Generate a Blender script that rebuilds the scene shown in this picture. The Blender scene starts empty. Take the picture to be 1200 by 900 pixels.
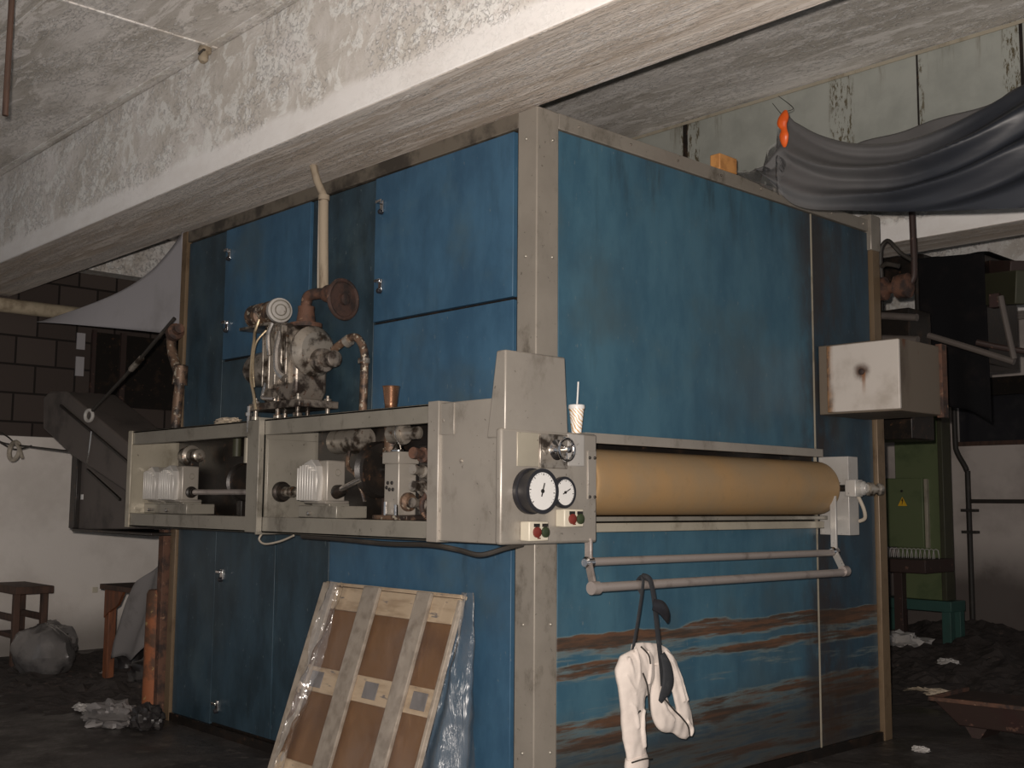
import bpy, bmesh, math, random
from mathutils import Vector, Matrix, noise
random.seed(7)
S = bpy.context.scene
COL = S.collection

# ------------------------------------------------------------------ camera
F_PX, YAW, PITCH, ROLL = 1309.4, math.radians(46.917), math.radians(6.069), math.radians(0.4534)
CAM = Vector((4.0075, -3.9115, 1.6))
fwd = Vector((-math.sin(YAW) * math.cos(PITCH), math.cos(YAW) * math.cos(PITCH), math.sin(PITCH)))
rt = fwd.cross(Vector((0, 0, 1))).normalized()
up = rt.cross(fwd)
r2 = math.cos(ROLL) * rt + math.sin(ROLL) * up
u2 = -math.sin(ROLL) * rt + math.cos(ROLL) * up
cam = bpy.data.cameras.new('camera')
cam.sensor_width = 36
cam.lens = 36 * F_PX / 1200
cam.clip_start = .05
camo = bpy.data.objects.new('camera', cam)
COL.objects.link(camo)
M4 = Matrix((r2, u2, -fwd)).transposed().to_4x4()
M4.translation = CAM
camo.matrix_world = M4
S.camera = camo

# ------------------------------------------------------------------ light: weak daylight of the hall, and the camera's own flash
w = bpy.data.worlds.new('hall_daylight')
S.world = w
w.use_nodes = True
w.node_tree.nodes['Background'].inputs[0].default_value = (.88, .93, 1, 1)
w.node_tree.nodes['Background'].inputs[1].default_value = .235
fl = bpy.data.lights.new('flash', 'SPOT')
fl.energy = 1290
fl.color = (1, .90, .82)
fl.spot_size = math.radians(150)
fl.spot_blend = 1
fl.shadow_soft_size = .022
flo = bpy.data.objects.new('flash', fl)
COL.objects.link(flo)
fm = M4.copy()
fm.translation = CAM + u2 * .075 - r2 * .05
flo.matrix_world = fm

S.view_settings.view_transform = 'Standard'
S.view_settings.look = 'None'
S.view_settings.gamma = 1
S.view_settings.exposure = 0
S.view_settings.use_curve_mapping = False
S.render.engine = 'CYCLES'
S.cycles.use_denoising = True
S.cycles.max_bounces = 6
S.cycles.transparent_max_bounces = 12

# ------------------------------------------------------------------ materials
MATS = {}


class N:
    def __init__(s, name):
        s.m = bpy.data.materials.new(name)
        s.m.use_nodes = True
        s.t = s.m.node_tree
        s.b = s.t.nodes['Principled BSDF']
        s.o = s.t.nodes['Material Output']
        s.tc = s.t.nodes.new('ShaderNodeTexCoord')
        MATS[name] = s.m

    def new(s, k):
        return s.t.nodes.new('ShaderNode' + k)

    def ln(s, a, b):
        s.t.links.new(a, b)

    def co(s, sc=(1, 1, 1)):
        n = s.new('Mapping')
        n.inputs['Scale'].default_value = sc
        s.ln(s.tc.outputs['Object'], n.inputs[0])
        return n.outputs[0]

    def axis(s, i):
        n = s.new('SeparateXYZ')
        s.ln(s.tc.outputs['Object'], n.inputs[0])
        return n.outputs[i]

    def noise(s, scale=5, sc=(1, 1, 1), detail=5, rough=.6, dist=0):
        n = s.new('TexNoise')
        n.inputs['Scale'].default_value = scale
        n.inputs['Detail'].default_value = detail
        n.inputs['Roughness'].default_value = rough
        n.inputs['Distortion'].default_value = dist
        s.ln(s.co(sc), n.inputs['Vector'])
        return n.outputs[0]

    def rng(s, f, lo, hi, a=0., b=1.):
        n = s.new('MapRange')
        n.interpolation_type = 'SMOOTHSTEP'
        for k, v in ((1, lo), (2, hi), (3, a), (4, b)):
            n.inputs[k].default_value = v
        s.ln(f, n.inputs[0])
        return n.outputs[0]

    def math(s, op, a, b):
        n = s.new('Math')
        n.operation = op
        for i, v in enumerate((a, b)):
            if isinstance(v, (int, float)):
                n.inputs[i].default_value = v
            else:
                s.ln(v, n.inputs[i])
        return n.outputs[0]

    def ramp(s, f, stops):
        n = s.new('ValToRGB')
        e = n.color_ramp.elements
        while len(e) < len(stops):
            e.new(.5)
        for q, (p, v) in zip(e, stops):
            q.position = p
            q.color = (v, v, v, 1) if isinstance(v, (int, float)) else (*v, 1)
        s.ln(f, n.inputs[0])
        return n.outputs[0]

    def mix(s, f, a, b):
        n = s.new('Mix')
        n.data_type = 'RGBA'
        for i, v in ((0, f), (6, a), (7, b)):
            if isinstance(v, tuple):
                n.inputs[i].default_value = (*v, 1)
            elif isinstance(v, (int, float)):
                n.inputs[i].default_value = v
            else:
                s.ln(v, n.inputs[i])
        return n.outputs[2]

    def out(s, col=None, rough=.6, metal=0., bump=None, bs=.3, bd=.01, spec=.5):
        if col is not None:
            if isinstance(col, tuple):
                s.b.inputs['Base Color'].default_value = (*col, 1)
            else:
                s.ln(col, s.b.inputs['Base Color'])
        for k, v in (('Roughness', rough), ('Metallic', metal), ('Specular IOR Level', spec)):
            if isinstance(v, (int, float)):
                s.b.inputs[k].default_value = v
            else:
                s.ln(v, s.b.inputs[k])
        if bump is not None:
            n = s.new('Bump')
            n.inputs['Strength'].default_value = bs
            n.inputs['Distance'].default_value = bd
            s.ln(bump, n.inputs['Height'])
            s.ln(n.outputs[0], s.b.inputs['Normal'])
        return s.m


def worn(name, base, dark, rough=.5, metal=0., scale=6, lo=.5, hi=.75, stretch=(1, 1, 1), third=None, t=(.62, .68), bump=.15, spec=.5):
    n = N(name)
    a = n.noise(scale, stretch)
    c = n.mix(n.rng(a, lo, hi), base, dark)
    if third:
        c = n.mix(n.rng(n.noise(scale * 2.3, stretch, 6), *t), c, third)
    return n.out(c, rough, metal, n.noise(scale * 9, detail=3), bump, .004, spec)


def whitewash(name, stretch, dirt, arris=False, amt=1., base=(.58, .55, .52)):
    """old whitewash: dirty base coat, paler coat on top, curling flakes that catch the light, pits"""
    n = N(name)
    st = tuple(max(.6, v) for v in stretch)
    big = n.noise(1.5, stretch, 5, .6, .4)
    mid = n.noise(6.0, stretch, 8, .72, .5)
    c = n.mix(n.rng(big, .36, .62), base, dirt)
    c = n.mix(n.math('MULTIPLY', n.rng(mid, .50, .57), .75), c, tuple(min(.93, v * 1.12) for v in base))
    fine = n.noise(30, st, 6, .75, .4)
    area = n.rng(n.noise(2.6, stretch, 4, .7), .42, .55)
    flake = n.math('MULTIPLY', n.rng(fine, .535, .575), area)
    edge = n.math('MULTIPLY', n.rng(n.math('ABSOLUTE', n.math('SUBTRACT', fine, .525), 0), .0, .014, 1, 0), area)
    c = n.mix(n.math('MULTIPLY', flake, .8 * amt), c, (.90, .89, .88))
    c = n.mix(n.math('MULTIPLY', edge, .42 * amt), c, (.20, .165, .13))
    pits = n.rng(n.noise(48, (1, 1, 1), 3, .6), .67, .72)
    c = n.mix(n.math('MULTIPLY', pits, .6), c, (.16, .13, .10))
    h = n.math('ADD', n.math('MULTIPLY', flake, 1.0), n.math('MULTIPLY', mid, 1.2))
    if arris:
        lo = n.math('ADD', n.axis(2), n.math('MULTIPLY', n.noise(3, detail=5), .10))
        k = n.rng(lo, 3.87, 3.94, 1, 0)
        c = n.mix(n.math('MULTIPLY', k, .88), c, n.mix(n.rng(n.noise(4, (.4, 1, 1)), .45, .75), (.95, .93, .91), (.86, .83, .80)))
        h = n.math('MULTIPLY', h, n.rng(lo, 3.87, 3.94, .05, 1))
    return n.out(c, .75, 0, h, .75, .014, .3)


whitewash('peeling_whitewash', (.9, 1, 1), (.64, .60, .545), True, base=(.86, .83, .80))
whitewash('board_marked_concrete', (.22, 3.2, 1), (.58, .49, .405), amt=.9, base=(.80, .74, .68))
whitewash('slab_whitewash', (.45, 1.5, 1), (.54, .505, .455), base=(.82, .79, .76))


def blue(name, base, deep, rusty=False, streak=.5):
    n = N(name)
    v = n.noise(2.6, (1.4, 1.4, .65), 7, .68)
    c = n.mix(n.rng(v, .35, .68), base, deep)
    c = n.mix(n.math('MULTIPLY', n.rng(n.noise(5, (1.4, 1.4, .16), 7, .72), .54, .74), streak * .8), c, (.018, .028, .030))
    c = n.mix(n.math('MULTIPLY', n.rng(n.noise(2.2, detail=6), .5, .75), .4), c, (.085, .14, .155))
    c = n.mix(n.math('MULTIPLY', n.rng(n.noise(1.1, detail=5), .45, .7), .4), c, (.045, .060, .070))
    sp = n.rng(n.noise(55, (1, 1, .35), 2), .70, .74)
    c = n.mix(n.math('MULTIPLY', sp, .5), c, (.16, .20, .21))
    rough = .42
    if rusty:
        z = n.axis(2)
        zz = n.math('MULTIPLY', n.math('ADD', z, n.math('MULTIPLY', n.noise(2.0, (1, 1, .5), 3), .10)), .8)
        gate = n.ramp(zz, [(0, .58), (.22, .54), (.30, .46), (.34, .62), (.42, .66), (.46, .30), (.54, .34), (.60, .36), (.63, .66), (.665, .66), (.68, .40), (.70, .46), (.725, .70), (.775, .74), (.80, .0), (1, 0)])
        st = n.noise(2.4, (.45, .45, 7), 9, .70, .25)
        m = n.math('ADD', gate, n.math('MULTIPLY', n.math('SUBTRACT', st, .5), 1.5))
        c = n.mix(n.math('MULTIPLY', n.rng(m, .40, .56), .6), c, (.19, .22, .20))
        ru = n.mix(n.rng(n.noise(5, (.5, .5, 7), 7, .7), .38, .62), (.135, .062, .030), (.050, .032, .022))
        c = n.mix(n.math('MULTIPLY', n.rng(m, .52, .70), .93), c, ru)
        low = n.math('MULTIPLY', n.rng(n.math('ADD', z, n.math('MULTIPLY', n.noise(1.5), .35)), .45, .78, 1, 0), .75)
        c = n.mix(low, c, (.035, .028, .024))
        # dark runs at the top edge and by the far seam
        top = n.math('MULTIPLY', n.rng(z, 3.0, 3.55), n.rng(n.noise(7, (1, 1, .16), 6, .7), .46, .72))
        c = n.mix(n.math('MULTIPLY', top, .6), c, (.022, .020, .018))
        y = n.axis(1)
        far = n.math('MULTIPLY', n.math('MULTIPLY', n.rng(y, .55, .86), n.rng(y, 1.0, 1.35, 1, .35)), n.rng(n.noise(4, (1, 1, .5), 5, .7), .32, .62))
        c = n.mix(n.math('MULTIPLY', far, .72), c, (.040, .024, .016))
    return n.out(c, rough, 0, n.noise(14, detail=4), .10, .004, .38)


blue('blue_paint', (.050, .122, .200), (.032, .082, .142))
blue('blue_paint_rusting', (.062, .145, .200), (.040, .105, .158), True, .35)
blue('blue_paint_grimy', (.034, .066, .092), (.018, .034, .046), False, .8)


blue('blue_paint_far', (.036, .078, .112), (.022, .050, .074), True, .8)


def grey(name, base, drt=(.12, .10, .075), amt=.55):
    n = N(name)
    c = n.mix(n.rng(n.noise(3, detail=5), .35, .7), base, tuple(v * .86 for v in base))
    c = n.mix(n.math('MULTIPLY', n.rng(n.noise(5, (1, 1, .6), 7, .7), .52, .72), amt), c, drt)
    c = n.mix(n.math('MULTIPLY', n.rng(n.noise(38, detail=2), .70, .74), .6), c, (.06, .045, .035))
    return n.out(c, .34, .2, n.noise(120, detail=2), .10, .002, .6)


grey('grey_paint', (.335, .305, .265))
grey('grey_paint_dirty', (.27, .25, .21), (.06, .05, .035), .85)
grey('frame_grey', (.30, .27, .23), (.085, .07, .05), .75)
grey('cream_paint', (.42, .38, .30), (.14, .11, .07), .6)
grey('tan_paint', (.20, .14, .085), (.07, .04, .02), .7)
grey('pale_metal', (.48, .46, .43), (.20, .13, .08), .4)
worn('chute_paint', (.105, .088, .078), (.05, .042, .038), .6, 0, 3)
worn('black_grease', (.018, .015, .013), (.05, .032, .022), .38, .3, 9, third=(.09, .05, .03))
worn('rust', (.115, .055, .034), (.035, .022, .018), .75, 0, 11, .42, .62, third=(.22, .13, .085), bump=.6)
worn('dark_rust', (.06, .032, .024), (.022, .016, .014), .7, .1, 11, .42, .62, third=(.13, .07, .045), bump=.6)
worn('frame_beam_shade', (.15, .128, .10), (.05, .042, .034), .55, .1, 5, .42, .62)  # frame paint darkened to stand in for the ceiling beam's shadow on the rail
worn('orange_rust', (.26, .085, .032), (.08, .04, .022), .75, 0, 6, .42, .6, third=(.34, .24, .10), bump=.5)
worn('pipe_rust', (.17, .105, .068), (.035, .026, .022), .5, .3, 13, .42, .60, third=(.42, .37, .29), t=(.58, .64), bump=.5)
worn('oily_metal', (.38, .34, .29), (.055, .042, .032), .30, .55, 11, .44, .62, third=(.14, .07, .035))
worn('cast_iron', (.26, .225, .19), (.045, .034, .028), .36, .5, 10, .44, .60, third=(.12, .06, .035))
worn('bright_metal', (.62, .58, .54), (.25, .21, .17), .22, .9, 11)
worn('bar_metal', (.37, .325, .30), (.22, .19, .17), .32, .3, 9)
worn('chrome', (.75, .73, .72), (.45, .42, .40), .12, 1, 10)
worn('brass', (.52, .42, .28), (.26, .19, .12), .3, .8, 12)
worn('copper', (.62, .33, .20), (.34, .17, .10), .25, .9, 14)
worn('lagging', (.34, .28, .205), (.13, .095, .06), .8, 0, 7, stretch=(3, 3, .5), bump=.5)
worn('black_plastic', (.02, .02, .024), (.035, .033, .035), .28, 0, 6)
worn('white_plastic', (.62, .57, .46), (.45, .38, .28), .4, 0, 8, .6, .9)
worn('dial_white', (.74, .73, .71), (.62, .60, .56), .35, 0, 6, .55, .9)
worn('red_button', (.17, .03, .022), (.13, .022, .018), .35)
worn('green_button', (.04, .055, .026), (.028, .04, .02), .35)
worn('black_mark', (.015, .013, .012), (.03, .025, .02), .5)
worn('cabinet_green', (.115, .145, .068), (.07, .10, .045), .5, 0, 3)
worn('olive_green', (.045, .045, .025), (.032, .028, .018), .55, 0, 3)
worn('teal_paint', (.03, .085, .072), (.03, .07, .06), .55, 0, 5)
worn('black_cloth', (.008, .008, .009), (.014, .012, .012), .9, 0, 5, spec=.1)
worn('strap_black', (.022, .024, .028), (.04, .042, .045), .8, 0, 30)
worn('wood_board', (.37, .315, .255), (.25, .205, .16), .7, 0, 5, .4, .7, (3, .6, 3))
worn('wood_pale', (.56, .43, .29), (.38, .27, .17), .7, 0, 6, .4, .7, (.6, 2, 3), third=(.17, .15, .14))
worn('hardboard', (.20, .10, .040), (.14, .068, .030), .55, 0, 3, .4, .7)
worn('dark_wood', (.085, .045, .030), (.04, .024, .018), .7, 0, 6, .4, .7, (3, 3, .6))
worn('orange_wood', (.22, .075, .030), (.10, .04, .022), .6, 0, 6, .4, .7, (3, 3, .6))
worn('block_wood', (.62, .30, .10), (.40, .18, .06), .6, 0, 9, .45, .7)
worn('orange_plastic', (.80, .13, .02), (.60, .08, .015), .4)
worn('garbage_bag', (.17, .16, .155), (.085, .08, .08), .2, .1, 5, bump=.6)
worn('bin_bag_dark', (.028, .025, .025), (.05, .045, .045), .3, 0, 6, bump=.3)
worn('grey_sheet', (.22, .205, .20), (.13, .12, .115), .5, 0, 4)
worn('pale_sheet', (.40, .385, .40), (.33, .315, .32), .7, 0, 2)
worn('paper', (.52, .44, .34), (.30, .24, .17), .8, 0, 9)
worn('rag', (.46, .44, .42), (.25, .23, .22), .9, 0, 6)
worn('garment_white', (.72, .64, .58), (.60, .52, .47), .85, 0, 6, .5, .8)
worn('rubble', (.035, .028, .025), (.015, .012, .011), .85, 0, 7, third=(.085, .06, .05), bump=.9)
worn('pipe_cream', (.50, .42, .30), (.28, .22, .15), .6, 0, 6)
worn('wire_dark', (.03, .026, .022), (.06, .05, .04), .6)
worn('wire_pale', (.42, .37, .30), (.22, .19, .15), .6)
worn('maroon_paint', (.038, .022, .018), (.04, .018, .016), .6, 0, 6, third=(.13, .07, .05))

n = N('roller_cover')
c = n.mix(n.rng(n.noise(2.2, (1, 1.4, 1), 5), .35, .7), (.36, .225, .105), (.30, .215, .125))
c = n.mix(n.math('MULTIPLY', n.rng(n.noise(20, detail=4), .55, .7), .22), c, (.24, .16, .08))
n.out(c, .5, 0, n.noise(60, detail=3), .2, .002, .4)

n = N('floor_concrete')
c = n.mix(n.rng(n.noise(1.0, detail=7), .4, .6), (.070, .062, .058), (.034, .029, .026))
c = n.mix(n.rng(n.noise(9, detail=6), .55, .7), c, (.11, .095, .085))
n.out(c, n.rng(n.noise(1.7), .35, .65, .28, .75), 0, n.noise(12, detail=8), .5, .02)

n = N('wall_blocks')          # white painted dado below bare dark blocks
cx = n.new('CombineXYZ')
n.ln(n.axis(1), cx.inputs[0])
n.ln(n.axis(2), cx.inputs[1])
br = n.new('TexBrick')
br.inputs['Scale'].default_value = 1
br.inputs['Brick Width'].default_value = .42
br.inputs['Row Height'].default_value = .30
br.inputs['Mortar Size'].default_value = .012
br.inputs['Color1'].default_value = (.085, .068, .060, 1)
br.inputs['Color2'].default_value = (.058, .045, .040, 1)
br.inputs['Mortar'].default_value = (.022, .018, .016, 1)
n.ln(cx.outputs[0], br.inputs['Vector'])
wh = n.mix(n.rng(n.noise(1.8, detail=6), .4, .7), (.82, .77, .72), (.70, .65, .60))
wh = n.mix(n.rng(n.axis(2), .05, .55, .7, 0), wh, (.10, .085, .075))
n.out(n.mix(n.rng(n.axis(2), 2.245, 2.255), wh, br.outputs[0]), .85, 0, n.noise(25, detail=4), .3, .006, .2)

n = N('wall_plaster')
c = n.mix(n.rng(n.noise(1.6, detail=6), .42, .7), (.60, .54, .50), (.44, .39, .36))
soot = n.math('MULTIPLY', n.rng(n.math('ADD', n.axis(2), n.math('MULTIPLY', n.noise(1.6), .9)), 1.0, 1.7, 1, 0), .85)
n.out(n.mix(soot, c, (.07, .055, .05)), .85, 0, n.noise(30), .2, .005, .2)

n = N('galvanised_panel')
c = n.mix(n.rng(n.noise(2.5, detail=6), .35, .7), (.36, .375, .345), (.28, .295, .27))
dxx = n.axis(0)
spots = n.rng(n.noise(30, (1.6, 1, .45), 7, .75), .50, .57)
for x0, wd, am in ((-1.36, .07, .95), (-.05, .085, 1.), (1.10, .05, 1.), (.52, .02, .9), (-1.28, .03, 1.)):
    band = n.rng(n.math('ABSOLUTE', n.math('SUBTRACT', dxx, x0 - .2 + .2), 0), wd * .7, wd * 1.3, am, 0)
    c = n.mix(n.math('MULTIPLY', band, spots), c, (.095, .078, .045))
runs = n.math('MULTIPLY', n.rng(n.noise(9, (1, 1, .1), 5, .7), .54, .70), n.rng(n.axis(2), .35, .66))
c = n.mix(n.math('MULTIPLY', runs, .7), c, (.12, .10, .065))
n.out(c, .5, .1, n.noise(40, (1, 1, .5), 4), .35, .004)

n = N('painted_steel_box')     # white enamel, rust at the left edge and a central rust bloom
y = n.axis(0)
z = n.axis(2)
c = n.mix(n.rng(n.noise(4, detail=6), .45, .75), (.56, .51, .46), (.42, .37, .32))
left = n.math('ADD', y, n.math('MULTIPLY', n.noise(9, (1, 1, .35), 6), .12))
rl = n.mix(n.rng(n.noise(14, detail=6), .42, .6), (.26, .13, .05), (.09, .045, .022))
c = n.mix(n.rng(left, .065, .125, .95, 0), c, rl)
dx = n.math('SUBTRACT', y, .255)
dz = n.math('SUBTRACT', z, .255)
d = n.math('SQRT', n.math('ADD', n.math('MULTIPLY', dx, dx), n.math('MULTIPLY', dz, dz)), 0)
d = n.math('ADD', d, n.math('MULTIPLY', n.math('SUBTRACT', n.noise(16, detail=6), .5), .07))
c = n.mix(n.rng(d, .015, .075, .95, 0), c, (.07, .030, .014))
run = n.math('MULTIPLY', n.rng(n.math('ABSOLUTE', n.math('SUBTRACT', dx, .012), 0), .004, .02, 1, 0), n.rng(dz, -.18, -.01, 0, 1))
run = n.math('MULTIPLY', run, n.rng(dz, -.01, .0, 1, 0))
c = n.mix(n.math('MULTIPLY', run, .8), c, (.24, .10, .035))
n.out(c, .4, 0, n.noise(20), .1, .003)
worn('box_side_grime', (.15, .12, .09), (.07, .05, .035), .6, 0, 3, stretch=(1, 1, .25), third=(.11, .05, .025))

n = N('tarpaulin')
c = n.mix(n.rng(n.math('ADD', n.math('SUBTRACT', n.math('MULTIPLY', n.axis(0), .45), n.math('MULTIPLY', n.axis(2), .55)), n.math('MULTIPLY', n.noise(2, detail=5), .35)), -.28, .16), (.125, .122, .122), (.024, .027, .034))
n.out(c, .38, 0, n.noise(4, (.5, 1, 1.6), 3), .2, .02, .45)

n = N('cup_paper')
wv = n.new('TexWave')
wv.bands_direction = 'DIAGONAL'
wv.inputs['Scale'].default_value = 26
wv.inputs['Distortion'].default_value = 9
wv.inputs['Detail Scale'].default_value = .7
n.ln(n.co(), wv.inputs['Vector'])
c = n.mix(n.rng(wv.outputs[1], .66, .80), (.92, .90, .87), (.80, .60, .22))
c = n.mix(n.rng(wv.outputs[1], .90, .96), c, (.45, .16, .08))
n.out(c, .35)


def film(name, amount, col=(.8, .8, .82), rough=.12, gloss=1.0, sc=(1.5, 1.5, .5)):
    n = N(name)
    tr = n.new('BsdfTransparent')
    gl = n.new('BsdfGlossy')
    gl.inputs['Roughness'].default_value = rough
    df = n.new('BsdfDiffuse')
    df.inputs[0].default_value = (*col, 1)
    fr = n.new('Fresnel')
    fr.inputs[0].default_value = 1.5
    bp = n.new('Bump')
    bp.inputs['Strength'].default_value = .6
    bp.inputs['Distance'].default_value = .03
    n.ln(n.noise(7, sc, 4, .55, 1.0), bp.inputs['Height'])
    n.ln(bp.outputs[0], gl.inputs['Normal'])
    n.ln(bp.outputs[0], fr.inputs['Normal'])
    m1 = n.new('MixShader')
    n.ln(n.rng(n.noise(3, (1, 1, .5), 5), .4, .75, amount * .45, amount * 1.5), m1.inputs[0])
    n.ln(tr.outputs[0], m1.inputs[1])
    n.ln(df.outputs[0], m1.inputs[2])
    m2 = n.new('MixShader')
    n.ln(n.math('MULTIPLY', fr.outputs[0], gloss), m2.inputs[0])
    n.ln(m1.outputs[0], m2.inputs[1])
    n.ln(gl.outputs[0], m2.inputs[2])
    n.ln(m2.outputs[0], n.o.inputs[0])


film('clear_film', .10)
film('clear_film_side', .07, rough=.25, gloss=.6, sc=(2.5, 2.5, .22))
film('clear_film_front', .045, gloss=.25, rough=.2)


# ------------------------------------------------------------------ geometry helpers
def sm(pts, k=6):
    """Catmull-Rom through pts (tuples of any length)."""
    if len(pts) < 3:
        return [tuple(p) for p in pts]
    P = [pts[0]] + list(pts) + [pts[-1]]
    out = []
    for i in range(1, len(P) - 2):
        for j in range(k):
            t = j / k
            out.append(tuple(.5 * ((2 * b) + (-a + c) * t + (2 * a - 5 * b + 4 * c - d) * t * t + (-a + 3 * b - 3 * c + d) * t ** 3)
                             for a, b, c, d in zip(P[i - 1], P[i], P[i + 1], P[i + 2])))
    out.append(tuple(pts[-1]))
    return out


class G:
    def __init__(s):
        s.v = []
        s.f = []

    def add(s, vs, fs):
        k = len(s.v)
        s.v += [Vector(p) for p in vs]
        s.f += [tuple(i + k for i in q) for q in fs]
        return s

    def box(s, x0, x1, y0, y1, z0, z1):
        return s.hexa([(x0, y0, z0), (x1, y0, z0), (x1, y1, z0), (x0, y1, z0), (x0, y0, z1), (x1, y0, z1), (x1, y1, z1), (x0, y1, z1)])

    def hexa(s, p):
        return s.add(p, [(0, 3, 2, 1), (4, 5, 6, 7), (0, 1, 5, 4), (1, 2, 6, 5), (2, 3, 7, 6), (3, 0, 4, 7)])

    def beam(s, a, b, wd, th, side=(0, 0, 1)):
        a, b = Vector(a), Vector(b)
        d = (b - a).normalized()
        u = d.cross(Vector(side))
        u = u.normalized() if u.length > 1e-4 else d.orthogonal().normalized()
        v = d.cross(u).normalized()
        q = []
        for p in (a, b):
            for i, j in ((-1, -1), (1, -1), (1, 1), (-1, 1)):
                q.append(p + u * wd / 2 * i + v * th / 2 * j)
        return s.hexa(q)

    def rings(s, rs, cap=True, closed=False):
        n = len(rs[0])
        vs = [p for r in rs for p in r]
        fs = []
        m = len(rs)
        for i in range(m if closed else m - 1):
            for j in range(n):
                a, b = i * n + j, i * n + (j + 1) % n
                c, d = ((i + 1) % m) * n + (j + 1) % n, ((i + 1) % m) * n + j
                fs.append((a, b, c, d))
        if cap and not closed:
            fs.append(tuple(reversed(range(n))))
            fs.append(tuple((m - 1) * n + j for j in range(n)))
        return s.add(vs, fs)

    def lathe(s, o, ax, prof, n=24):
        """prof = [(distance along the axis, radius)...]"""
        o, ax = Vector(o), Vector(ax).normalized()
        u = ax.orthogonal().normalized()
        v = ax.cross(u)
        return s.rings([[o + ax * t + (u * math.cos(a) + v * math.sin(a)) * max(r, 1e-4) for a in [2 * math.pi * i / n for i in range(n)]] for t, r in prof])

    def cyl(s, a, b, r, r2=None, n=20):
        a, b = Vector(a), Vector(b)
        return s.lathe(a, b - a, [(0, r), ((b - a).length, r if r2 is None else r2)], n)

    def torus(s, o, ax, R, r, n=32, k=8):
        o, ax = Vector(o), Vector(ax).normalized()
        u = ax.orthogonal().normalized()
        v = ax.cross(u)
        rs = []
        for i in range(n):
            a = 2 * math.pi * i / n
            d = u * math.cos(a) + v * math.sin(a)
            rs.append([o + d * (R + r * math.cos(b)) + ax * r * math.sin(b) for b in [2 * math.pi * j / k for j in range(k)]])
        return s.rings(rs, closed=True)

    def tube(s, pts, r, n=10, k=6, flat=None):
        """pts may carry a radius as a fourth value; flat=(axis, factor) squashes the section."""
        pts = [tuple(p) if len(p) == 4 else (*p, r) for p in pts]
        q = sm(pts, k)
        P = [Vector(p[:3]) for p in q]
        rs = []
        u = None
        for i, p in enumerate(P):
            d = (P[min(i + 1, len(P) - 1)] - P[max(i - 1, 0)]).normalized()
            if u is None:
                u = d.orthogonal().normalized()
            u = (u - d * u.dot(d)).normalized()
            v = d.cross(u)
            ring = []
            for j in range(n):
                a = 2 * math.pi * j / n
                o = (u * math.cos(a) + v * math.sin(a)) * q[i][3]
                if flat:
                    o[flat[0]] *= flat[1]
                ring.append(p + o)
            rs.append(ring)
        return s.rings(rs)

    def prism(s, pts, plane, a, b):
        """pts 2-D in plane 'xz'/'yz'/'xy', from a to b on the remaining axis."""
        def mk(p, t):
            return {'xz': (p[0], t, p[1]), 'yz': (t, p[0], p[1]), 'xy': (p[0], p[1], t)}[plane]
        n = len(pts)
        return s.add([mk(p, a) for p in pts] + [mk(p, b) for p in pts],
                     [tuple(range(n)), tuple(reversed(range(n, 2 * n)))] + [(i, i + n, (i + 1) % n + n, (i + 1) % n) for i in range(n)])

    def grid(s, fn, nu, nv):
        vs = [fn(i / nu, j / nv) for j in range(nv + 1) for i in range(nu + 1)]
        return s.add(vs, [(j * (nu + 1) + i, j * (nu + 1) + i + 1, (j + 1) * (nu + 1) + i + 1, (j + 1) * (nu + 1) + i) for j in range(nv) for i in range(nu)])

    def blob(s, c, r, amp=.25, fr=2.2, seed=0, n=28, flatbase=True, sharp=1):
        c, r = Vector(c), Vector(r)
        rs = []
        m = n // 2
        for i in range(m + 1):
            th = math.pi * i / m
            ring = []
            for j in range(n):
                a = 2 * math.pi * j / n
                d = Vector((math.sin(th) * math.cos(a), math.sin(th) * math.sin(a), math.cos(th)))
                k = 1 + amp * noise.noise(d * fr + Vector((seed, seed * 1.7, 0))) + amp * .5 * abs(noise.noise(d * fr * 3.1 + Vector((0, seed, 3)))) * sharp
                p = c + Vector((d.x * r.x, d.y * r.y, d.z * r.z)) * k
                if flatbase:
                    p.z = max(p.z, c.z - r.z * .75)
                ring.append(p)
            rs.append(ring)
        return s.rings(rs)

    def build(s, name, mat, parent=None, bevel=0., smooth=True, solid=0., sub=0, angle=35):
        if parent is not None:
            off = Vector((0, 0, 0))
            p = parent
            while p:
                off += p.location
                p = p.parent
        else:
            off = Vector((0, 0, 0))
        me = bpy.data.meshes.new(name)
        me.from_pydata([v - off for v in s.v], [], s.f)
        me.validate()
        bm = bmesh.new()
        bm.from_mesh(me)
        bmesh.ops.recalc_face_normals(bm, faces=bm.faces)
        bm.to_mesh(me)
        bm.free()
        if smooth:
            me.shade_smooth()
            me.set_sharp_from_angle(angle=math.radians(angle))
        me.materials.append(MATS[mat])
        o = bpy.data.objects.new(name, me)
        COL.objects.link(o)
        o.parent = parent
        if solid:
            m = o.modifiers.new('solid', 'SOLIDIFY')
            m.thickness = solid
            m.offset = 0
        if bevel:
            m = o.modifiers.new('bevel', 'BEVEL')
            m.width = bevel
            m.segments = 2
            m.limit_method = 'ANGLE'
            m.angle_limit = math.radians(50)
            m.harden_normals = False
        if sub:
            m = o.modifiers.new('sub', 'SUBSURF')
            m.levels = m.render_levels = sub
        return o


def recentre(o):
    """put a lone mesh's origin at the middle of its base"""
    vs = [v.co for v in o.data.vertices]
    c = Vector((sum(v.x for v in vs) / len(vs), sum(v.y for v in vs) / len(vs), min(v.z for v in vs)))
    o.data.transform(Matrix.Translation(-c))
    o.location = c
    return o


def thing(name, label, cat, loc=(0, 0, 0), group=None):
    o = bpy.data.objects.new(name, None)
    COL.objects.link(o)
    o.location = loc
    o.empty_display_size = .1
    o['label'] = label
    o['category'] = cat
    if group:
        o['group'] = group
    return o


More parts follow.
